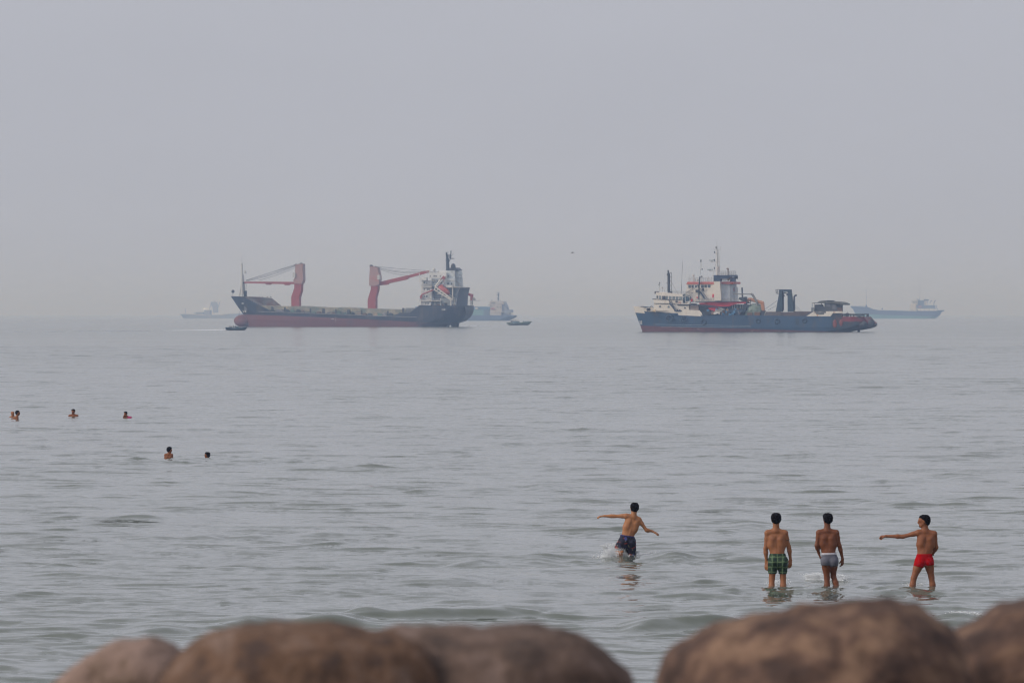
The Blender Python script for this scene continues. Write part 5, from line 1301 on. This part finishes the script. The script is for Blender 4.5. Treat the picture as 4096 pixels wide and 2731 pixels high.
def board_print():
    m = mat('navy_print_cloth', (.014, .014, .030), .85, .3, 30)
    n, l = m.node_tree.nodes, m.node_tree.links; b = n['Principled BSDF']
    src = b.inputs['Base Color'].links[0].from_socket
    tc = n.new('ShaderNodeTexCoord'); out = src
    for i, (colr, st, sc_, a, z) in enumerate((((.32, .30, .20), (1, 1, .28), 22, .66, .70), ((.35, .05, .03), (.35, 1, 1), 20, .66, .69), ((.06, .07, .22), (1, 1, .5), 14, .60, .66))):
        mp = n.new('ShaderNodeMapping'); mp.inputs['Scale'].default_value = st; mp.inputs['Location'].default_value = (i * 3.3, 1.7 * i, .4)
        mp.inputs['Rotation'].default_value = (0, .25, 0)
        l.new(tc.outputs['Object'], mp.inputs['Vector'])
        nz = n.new('ShaderNodeTexNoise'); nz.inputs['Scale'].default_value = sc_; nz.inputs['Detail'].default_value = 1; l.new(mp.outputs[0], nz.inputs['Vector'])
        r_ = n.new('ShaderNodeMapRange'); r_.inputs['From Min'].default_value = a; r_.inputs['From Max'].default_value = z; l.new(nz.outputs['Fac'], r_.inputs['Value'])
        x = n.new('ShaderNodeMix'); x.data_type = 'RGBA'; l.new(out, x.inputs['A']); x.inputs['B'].default_value = (*colr, 1); l.new(r_.outputs[0], x.inputs['Factor']); out = x.outputs['Result']
    l.new(out, b.inputs['Base Color'])
    return m

def pts(ox, oy, sc, y):
    return lambda cx, cy, dy=0.0: at_y(ox + cx / sc, oy + cy / sc, y) + V3(0, dy, 0)

# --- green plaid shorts, standing with his back to us
y0 = ground(3100, 2348).y
q = pts(3000, 2000, 3.563, y0)
J = dict(head=q(372, 268), neck=q(371, 405), shL=q(252, 468), shR=q(498, 468), elL=q(222, 690, .03), elR=q(557, 672, .03), wrL=q(236, 880, .05), wrR=q(580, 850, .06),
         waist=q(388, 745), hipL=q(332, 850), hipR=q(462, 850), knL=q(312, 1120, .02), knR=q(472, 1110, .03), anL=q(298, 1500, -.02), anR=q(478, 1500, .0), base=q(390, 1240))
J['base'].z = 0
grp = 'bathers wading in the shallows'
b1 = figure('person in green plaid shorts standing knee-deep with his back to the shore, arms hanging', J, skin_b, hair,
       shorts=dict(mat=plaid(), top=q(390, 757), tilt=0.0, hemL=(q(320, 1046).z, q(320, 1046).x, 0), hemR=(q(470, 1050).z, q(470, 1050).x, 0), off=.006, flare=.001, folds=1, split=q(402, 900).x),
       hands=[(J['wrL'], q(236, 980, .03) - J['wrL'], V3(.6, .8, 0), 1, .45), (J['wrR'], q(566, 975, .03) - J['wrR'], V3(-.6, .8, 0), -1, .5)], face=V3(.0, 1, -.02), group=grp, style=(.013, .010, 2.4, .3))
mb = MB(); a_ = lerp(J['shR'], J['elR'], .46) - J['base']; b_ = lerp(J['shR'], J['elR'], .50) - J['base']
mb.tube(a_, b_, .0465, .0455, 20); mb.build('armband', mat('armband_dark', (.06, .05, .04), .8, .2), b1, True)

# --- grey trunks
y0 = ground(3300, 2339).y
q = pts(3000, 2000, 3.563, y0)
J = dict(head=q(1106, 268), neck=q(1100, 405), shL=q(985, 462), shR=q(1228, 462), elL=q(948, 640, -.02), elR=q(1278, 650, .02), wrL=q(985, 762, .06), wrR=q(1322, 835, .06),
         waist=q(1118, 735), hipL=q(1078, 848), hipR=q(1188, 848), knL=q(1098, 1110, .02), knR=q(1192, 1080, .10), anL=q(1096, 1480), anR=q(1290, 1420, -.08), base=q(1130, 1200))
J['base'].z = 0
figure('person in grey trunks with a white waistband walking out with his back to the shore', J, skin_c, hair,
       shorts=dict(mat=mat('grey_marl_cloth', (.115, .115, .145), .85, .25, 60), top=q(1125, 750), tilt=.03, hemL=(q(1080, 925).z, q(1080, 925).x, 0), hemR=(q(1190, 938).z, q(1190, 938).x, 0), off=.004, split=q(1135, 900).x,
                   band=mat('pale_waistband', (.48, .46, .50), .8, .1), bw=.032),
       hands=[(J['wrL'], q(1008, 830, .12) - J['wrL'], V3(1, .2, 0), 1, .6), (J['wrR'], q(1318, 945, .08) - J['wrR'], V3(-.8, .6, 0), -1, .55)], face=V3(-.28, 1, 0), group=grp, style=(.012, .010, 2.2, .3), scale=.97)

# --- red trunks, arm held out, face in profile
y0 = ground(3710, 2347).y
q = pts(3480, 2000, 3.5625, y0)
J = dict(head=q(772, 298), neck=q(790, 418), shL=q(690, 462, -.01), shR=q(912, 478), elL=q(470, 518, .03), elR=q(948, 672, .05), wrL=q(232, 512, .06), wrR=q(902, 775, .20),
         waist=q(778, 742), hipL=q(712, 862, -.01), hipR=q(832, 856, .02), knL=q(622, 1108, -.02), knR=q(878, 1100, .04), anL=q(560, 1450, -.04), anR=q(932, 1470, .06), base=q(760, 1235))
J['base'].z = 0
figure('person in bright red trunks holding a clenched fist straight out and looking left', J, skin_d, hair,
       shorts=dict(mat=mat('red_cloth', (.36, .003, .006), .9, .18, 14, spec=.08), top=q(770, 762), tilt=.02, hemL=(q(680, 942).z, q(680, 942).x, -.22), hemR=(q(850, 925).z, q(850, 925).x, .05), off=.005, split=q(758, 900).x),
       hands=[(J['wrL'], q(140, 518, .07) - J['wrL'], V3(.1, .2, -1), 1, 1.45), (J['wrR'], V3(-.5, .6, -.2), V3(-.4, -.5, -.6), 1, .4)], face=V3(-1, .12, -.03), group=grp, style=(.007, .014, 1.9, .25), beard=('chin', 'lip', 'jaw'), eyes=True)

# --- running and throwing in patterned board shorts
y0 = ground(2510, 2229).y
q = pts(2360, 1960, 4.9, y0)
J = dict(head=q(872, 348, .02), neck=q(856, 492), shL=q(712, 505, -.01), shR=q(958, 575, .02), elL=q(478, 508, .03), elR=q(1108, 785, .03), wrL=q(285, 506, .05), wrR=q(1218, 802, .07),
         waist=q(742, 880), hipL=q(660, 985, -.01), hipR=q(800, 1000, .02), knL=q(512, 1235, .10), knR=q(818, 1300, .05), anL=q(600, 1225, -.22), anR=q(800, 1700, .0), base=q(740, 1320), ftL=q(625, 1190, -.30))
J['base'].z = 0
figure('person in dark patterned board shorts running through a splash with both arms flung wide', J, skin_a, hair,
       shorts=dict(mat=board_print(), top=q(735, 888), tilt=-.16, hemL=(q(520, 1195).z, q(520, 1195).x, .08), hemR=(q(810, 1310).z, q(810, 1310).x, 0), off=.012, flare=.012, folds=1.3, split=q(655, 1100).x,
                   band=mat('navy_waistband', (.035, .03, .11), .8, .1), bw=.025),
       hands=[(J['wrL'], q(190, 515, .05) - J['wrL'], V3(0, .2, -1), -1, .45, .25), (J['wrR'], q(1330, 858, .06) - J['wrR'], V3(-.3, .3, -.9), 1, .25, .3)], face=V3(-.10, 1, -.05), up=V3(.08, 0, 1), group=grp, style=(.011, .012, 2.4, .3), scale=.96, h=.0075)

# --- swimmers farther out
def swimmer(label, ox, oy, sc, hx, hy, nx, ny, sl, sr, wy, face, skin, extra_fn=None, bald=False, style=(.010, .022, 2.4, .3), beard=None, s=1.0, front=V3(0, 1, 0), down=.5, group='swimmers farther out'):
    y = ground(ox + hx / sc, oy + wy / sc).y
    q = pts(ox, oy, sc, y)
    L, Rr = q(*sl), q(*sr)
    mid = (L + Rr) / 2
    J = dict(head=q(hx, hy), neck=q(nx, ny), shL=L, shR=Rr, elL=L + V3(-.03, .02, -.27), elR=Rr + V3(.03, .02, -.27), wrL=L + V3(-.01, .12, -.5), wrR=Rr + V3(.01, .12, -.5),
             waist=mid + V3(0, 0, -.38), hipL=mid + V3(-.08, 0, -.5), hipR=mid + V3(.08, 0, -.5), front=front, base=V3(mid.x, y, 0))
    o = figure(label, J, skin, hair, face=face, bald=bald, style=style, beard=beard, scale=s, h=.012, group=group, eyes=face.y < 0,
               hands=[], extra=(extra_fn(q, J) if extra_fn else ()))
    return o, q, J
swimmer('bald person up to his shoulders in the water beside another bather', 0, 1600, 4.2, 212, 222, 212, 262, (172, 292), (244, 288), 281, V3(.55, -1, 0), skin_b, bald=True, front=V3(0, -1, 0), s=.98)
swimmer('person with wet dark hair facing right in front of the bald bather', 0, 1600, 4.2, 297, 216, 285, 268, (236, 302), (292, 304), 320, V3(1, .1, -.05), skin_b, style=(.010, .018, 2.2, .3), s=1.0)
swimmer('person with broad bare shoulders facing the shore, water up to his chest', 0, 1600, 4.2, 1230, 190, 1232, 232, (1168, 262), (1298, 262), 278, V3(-.35, -1, -.15), skin_d, front=V3(0, -1, 0), style=(.008, .015, 2.4, .3), beard=('chin', 'jaw', 'lip'))
def hands_up(q, J):
    return [(q(2075, 285), .03, q(2092, 252, -.08), .028), (q(2120, 285), .03, q(2106, 255, -.08), .028)]
o, q, J = swimmer('child in a pink shirt low in the water with hands at the face', 0, 1600, 4.2, 2110, 224, 2116, 262, (2092, 296), (2156, 290), 289, V3(-.8, -.7, -.2), skin_d, extra_fn=hands_up, front=V3(0, -1, 0), s=.82, style=(.012, .018, 2.4, .3))
mb = MB()
c = (J['shR'] - J['base']); 
mb.ball(c + V3(.02, .03, -.02), (.16, .10, .075), 16); mb.ball(c + V3(-.10, .05, .03), (.11, .07, .075), 14)
mb.build('shirt', mat('pink_cloth', (.42, .035, .13), .8, .2, 8), o, True)
o, q, J = swimmer('person with thick black hair facing right, bare back out of the water to the waist', 620, 1760, 7.35, 425, 292, 402, 392, (312, 432), (492, 430), 580, V3(.85, .5, -.02), skin_d, style=(.016, .040, 2.4, .3), s=.82)
swimmer('person with cropped dark hair and beard, only head and neck above water', 620, 1760, 7.35, 1538, 440, 1545, 535, (1475, 585), (1625, 580), 566, V3(-.9, .45, 0), skin_c, style=(.008, .016, 2.0, .3), s=.92, beard=('chin', 'jaw'))

# ------------------------------------------------------------------ splashes, foam and wake
foam = mat('foam_white', (.80, .82, .84), .5, .08, 6)
def splash(px, py, spread, height, n, seed, label, dy=0.0, y=None):
    r = random.Random(seed); g0 = ground(px, py); mb = MB()
    n *= 6
    jets = [(r.gauss(0, 1), r.uniform(.25, 1.0), r.uniform(.015, .06), r.uniform(-.6, .6), r.gauss(0, spread * .35)) for _ in range(11)]
    for i in range(n):
        if r.random() < .86:
            c_, jh, w_, lean, jy = r.choice(jets); t = r.random() ** 1.5
            x = g0.x + c_ * spread * .8 + lean * t * height + r.gauss(0, w_ * (.5 + t)); z = t * jh * height
            yy = g0.y + dy + jy + r.gauss(0, w_)
        else:
            a = r.gauss(0, 1); x = g0.x + a * spread; yy = g0.y + dy + r.gauss(0, 1) * spread * .6; z = abs(r.gauss(0, .10)) * height
        z += sea_z(x, yy) - .004
        rad = r.uniform(.0018, .0058) * (1.5 if z < height * .2 else 1)
        c3 = (x - g0.x, yy - g0.y, z); q1, q2, q3 = rad * r.uniform(1, 2), rad, rad * r.uniform(.8, 1.8)
        mb.add([(c3[0] + q1, c3[1], c3[2]), (c3[0] - q1, c3[1], c3[2]), (c3[0], c3[1] + q2, c3[2]), (c3[0], c3[1] - q2, c3[2]), (c3[0], c3[1], c3[2] + q3), (c3[0], c3[1], c3[2] - q3)],
               [(0, 2, 4), (2, 1, 4), (1, 3, 4), (3, 0, 4), (2, 0, 5), (1, 2, 5), (3, 1, 5), (0, 3, 5)])
    o = mb.build('water_splash', foam, smooth=True); o.location = (g0.x, g0.y, 0)
    tag(o, label, 'splash', kind='stuff')
splash(2478, 2228, .15, .24, 2300, 1, 'white water splash thrown up by the running bather', .0)
splash(2436, 2232, .07, .16, 600, 5, 'low white splash left of the runner')
splash(2585, 2226, .12, .05, 140, 2, 'small drops of splash right of the runner')
splash(3108, 2342, .06, .13, 500, 3, 'white splash between the legs of the bather in plaid shorts', .05)
splash(3272, 2324, .09, .14, 900, 4, 'white splash left of the legs of the bather in grey trunks', .25)
splash(3362, 2326, .05, .14, 500, 14, 'white splash right of the legs of the bather in grey trunks', .2)
splash(3655, 2345, .06, .06, 160, 8, 'small splash at the leg of the bather in red trunks')
splash(3880, 2492, .22, .04, 420, 6, 'patch of broken foam on the crest between two boulders')

def foam_strip(x0, py, x1, py1, w0, w1, label, seed, breaks=()):
    r = random.Random(seed); a, b = ground(x0, py), ground(x1, py1); mb = MB(); N = 110
    for i in range(N):
        t = i / N; t2 = (i + r.uniform(.6, 1.3)) / N
        if any(l <= t <= h_ for l, h_ in breaks): continue
        p, q_ = a.lerp(b, t), a.lerp(b, min(1, t2)); w = (w0 + (w1 - w0) * t) * r.uniform(.55, 1.2)
        hh = .10 + .05 * r.random() + .12 * t * t
        z0 = -.05
        mb.add([(p.x, p.y - w, z0), (q_.x, q_.y - w, z0), (q_.x, q_.y, hh), (p.x, p.y, hh), (p.x, p.y + w, z0), (q_.x, q_.y + w, z0)], [(0, 1, 2, 3), (3, 2, 5, 4), (0, 3, 4), (1, 5, 2)])
    o = mb.build('wake', foam); tag(o, label, 'wake', kind='stuff')
foam_strip(60, 1328, 600, 1324, .12, .5, 'thin broken white wake line far left', 1, ((.05, .2), (.35, .42), (.6, .63)))
foam_strip(660, 1322.5, 905, 1319.8, 1.0, 9.0, 'bright white wake trailing the dark speedboat', 2)
foam_strip(1830, 1305.5, 1960, 1304.5, 1.0, .8, 'thin foam line behind the big ship\'s stern', 4, ((.3, .38), (.6, .66)))

# ------------------------------------------------------------------ small boats with their crews
def small_boat(name, px0, pyw, prof_top, keel, B, mats, label, frame, cat='boat'):
    S = Ship(name, px0, pyw, R(-6), label, cat)
    S.frame(*frame)
    mb = MB(); n = len(prof_top); st = []
    for i in range(30):
        t = i / 29
        x = prof_top[0][0] + (prof_top[-1][0] - prof_top[0][0]) * t
        yt = float(np.interp(x, [p[0] for p in prof_top], [p[1] for p in prof_top])); yk = float(np.interp(x, [p[0] for p in keel], [p[1] for p in keel]))
        hb = B * (min(1, ((1 - t) / .38) ** .6 if t > .62 else 1)) * (1 if t > .08 else .92)
        zt, zk = S.C(x, yt)[2], S.C(x, yk)[2]
        zm = zk + (zt - zk) * .55
        u = S.C(x, yt)[0]
        st.append([(u, -hb, zt), (u, -hb * .93, zm), (u, 0, zk - .15 if t < .9 else zk), (u, hb * .93, zm), (u, hb, zt), (u, hb * .8, zt - .12 * (zt - zk)), (u, -hb * .8, zt - .12 * (zt - zk))])
    vs = [v for r_ in st for v in r_]; fs = []; mi = []
    for i in range(29):
        for k in range(7):
            fs.append((i * 7 + k, i * 7 + (k + 1) % 7, (i + 1) * 7 + (k + 1) % 7, (i + 1) * 7 + k)); mi.append(0 if k in (0, 3, 4, 5, 6) else 1)
    fs += [tuple(range(7)), tuple(range(29 * 7 + 6, 29 * 7 - 1, -1))]; mi += [0, 0]
    mb.v = vs; mb.f = fs; mb.m = mi
    mb.build('hull', mats, S.root)
    return S

def crew(S, x, y_head, y_seat, v, label, shirt, group):
    """small seated figure: one continuous body, trousers hidden by the gunwale"""
    a = Vector(S.C(x, y_head, v)); b = Vector(S.C(x, y_seat, v))
    M = S.root.matrix_basis
    rot = S.root.rotation_euler.to_matrix()
    W = lambda p: rot @ p + Vector(S.root.location)
    Hc, bt = W(a), W(b)
    n_ = Hc - V3(0, 0, .17)
    J = dict(head=Hc, neck=n_, shL=n_ + V3(-.16, 0, -.06), shR=n_ + V3(.16, 0, -.06), elL=n_ + V3(-.22, .08, -.30), elR=n_ + V3(.22, .08, -.30), wrL=n_ + V3(-.12, .25, -.38), wrR=n_ + V3(.14, .25, -.38),
             waist=n_ + V3(0, 0, -.42), hipL=n_ + V3(-.09, 0, -.56), hipR=n_ + V3(.09, 0, -.56), knL=n_ + V3(.30, -.05, -.55), knR=n_ + V3(.32, .1, -.55), anL=n_ + V3(.30, -.05, -.95), anR=n_ + V3(.32, .1, -.95), base=V3(Hc.x, Hc.y, n_.z - .95))
    J['hipR'] = n_ + V3(.06, .06, -.56); J['hipL'] = n_ + V3(.02, -.08, -.56)
    o = figure(label, J, shirt, hair, face=V3(1, .2, 0), h=.03, group=group, scale=1.0, k=.02)
    return o

sp = small_boat('speedboat', 948, 1320.7, [(375, 815), (600, 835), (900, 880), (1300, 850), (1600, 822), (1870, 815)], [(375, 930), (500, 985), (750, 1020), (1450, 1035), (1600, 1000), (1750, 920), (1870, 815)], 1.1,
                [mat('boat_dark_blue', (.022, .060, .085), .5, .2, 1), mat('boat_dark_low', (.012, .03, .045), .5, .2, 1)], 'dark blue open speedboat with seated crew racing past the big ship\'s bow', (880, 1260, 16.8))
sp.part('outboard_engine', steel_dk, lambda mb: sp.rect(mb, 378, 815, 470, 940, -.4, .4))
sp.part('windscreen', mat('boat_canopy', (.06, .12, .16), .4), lambda mb: sp.poly(mb, [(1120, 790), (1210, 755), (1300, 825), (1310, 870), (1110, 870)], -.8, .8))
cl = [mat('shirt_navy', (.03, .04, .07), .8), mat('shirt_grey', (.12, .13, .14), .8), mat('shirt_black', (.02, .02, .025), .8), mat('shirt_olive', (.07, .09, .07), .8), mat('shirt_slate', (.05, .08, .09), .8)]
for i, (x, yh, lab) in enumerate(((628, 752, 'person seated nearest the engine of the dark speedboat'), (712, 762, 'person seated second from the engine in the dark speedboat'), (795, 762, 'person seated in the middle of the dark speedboat'),
                                  (920, 710, 'person sitting taller just behind the helm of the dark speedboat'), (1062, 704, 'person at the windscreen of the dark speedboat'))):
    crew(sp, x, yh, 900, (-.35, .3, -.3, .25, -.1)[i], lab, cl[i], 'crew of the dark speedboat')

pb = small_boat('motorboat', 2068, 1300.6, [(612, 382), (700, 388), (950, 398), (1250, 400), (1480, 372), (1700, 345), (1948, 328)], [(612, 430), (660, 455), (720, 515), (1300, 520), (1700, 530), (1800, 470), (1948, 330)], 1.6,
                [mat('boat_green', (.13, .20, .15), .6, .15, .6), mat('boat_ochre', (.27, .27, .16), .6, .2, .6, (.03, .06, .13), .4, .25)], 'green and ochre motorboat with a small cabin beyond the big ship\'s stern', (1980, 1260, 13.067))
cb = pb.part('cabin', mat('cabin_slate', (.05, .11, .15), .6), lambda mb: pb.rect(mb, 945, 328, 1280, 395, -1.2, 1.2))
pb.part('cabin_roof', offwhite, lambda mb: (pb.poly(mb, [(925, 205), (1000, 192), (1030, 215), (1210, 212), (1212, 225), (1020, 232), (1015, 330), (930, 330)], -1.1, 1.1), pb.line(mb, [(1210, 220), (1280, 300)], .08, -1.1), pb.line(mb, [(1210, 220), (1280, 300)], .08, 1.1), pb.rect(mb, 1015, 300, 1275, 328, -1.1, 1.1)), cb)
pb.part('seat_frame', steel_dk, lambda mb: pb.poly(mb, [(825, 380), (870, 285), (915, 270), (905, 340), (865, 385)], -.6, .6))
pb.part('flagstaff', rust, lambda mb: pb.line(mb, [(785, 230), (785, 385)], .05))
for i, (x, yh, lab) in enumerate(((1060, 262, 'person at the wheel under the cabin roof of the motorboat'), (1502, 296, 'person standing highest on the foredeck of the motorboat'), (1600, 322, 'person sitting just behind the standing one on the motorboat'),
                                  (1678, 318, 'person sitting in the middle of the motorboat\'s foredeck'), (1775, 318, 'person sitting nearest the bow of the motorboat'))):
    crew(pb, x, yh, 380, (-.5, -.2, .3, -.3, .1)[i], lab, cl[(i + 2) % 5], 'crew of the motorboat')

# ------------------------------------------------------------------ the bird
def bird():
    p = at_y(2290.5, 1010, 620.0); k = 620.0 / FPX
    root = empty('bird', p, 0, 'small dark bird gliding with drooped wings in the open sky', 'bird')
    black = mat('bird_dark', (.02, .02, .028), .7, .2, 5)
    mb = MB(); mb.ball((0, 0, 0), (.07, .16, .06), 10); mb.ball((0, -.17, .01), (.03, .05, .03), 8); mb.build('body', black, root, True)
    for sg in (-1, 1):
        vs = []; fs = []; N = 8
        for i in range(N + 1):
            t = i / N; x = sg * (.02 + t * .155 * (1.05 if sg < 0 else 1)); z = .03 + .03 * math.sin(t * 2.4) - .15 * t ** 1.7; c = .10 * (1 - t * .5)
            y = .03 * t
            vs += [(x, y - c, z), (x, y + c, z), (x, y + c, z - .05), (x, y - c, z - .05)]
        for i in range(N):
            for k_ in range(4): fs.append((i * 4 + k_, i * 4 + (k_ + 1) % 4, (i + 1) * 4 + (k_ + 1) % 4, (i + 1) * 4 + k_))
        fs += [(0, 1, 2, 3), (N * 4 + 3, N * 4 + 2, N * 4 + 1, N * 4)]
        mb = MB(); mb.add(vs, fs); mb.build('wing', black, root)
    mb = MB(); mb.add([(-.03, .13, 0), (.03, .13, 0), (.05, .24, 0), (-.05, .24, 0), (-.03, .13, -.012), (.03, .13, -.012), (.05, .24, -.012), (-.05, .24, -.012)], [(0, 1, 2, 3), (4, 5, 6, 7), (0, 1, 5, 4), (1, 2, 6, 5), (2, 3, 7, 6), (3, 0, 4, 7)])
    mb.build('tail', black, root)
bird()

# ------------------------------------------------------------------ haze: one closed box of even thin air
mb = MB(); mb.box(-9000, 9000, -60, 36000, -3.0, 42.0)
hz = bpy.data.materials.new('haze_air'); hz.use_nodes = True
n, l = hz.node_tree.nodes, hz.node_tree.links
n.remove(n['Principled BSDF'])
pv = n.new('ShaderNodeVolumePrincipled')
pv.inputs['Color'].default_value = (0.62, 0.82, 1.18, 1)
pv.inputs['Absorption Color'].default_value = (1, 1, 1, 1)
pv.inputs['Density'].default_value = HAZE_DENSITY
pv.inputs['Anisotropy'].default_value = 0.45
l.new(pv.outputs[0], n['Material Output'].inputs['Volume'])
ho = mb.build('haze', hz)
tag(ho, 'pale grey haze lying over the sea', 'haze', kind='stuff')
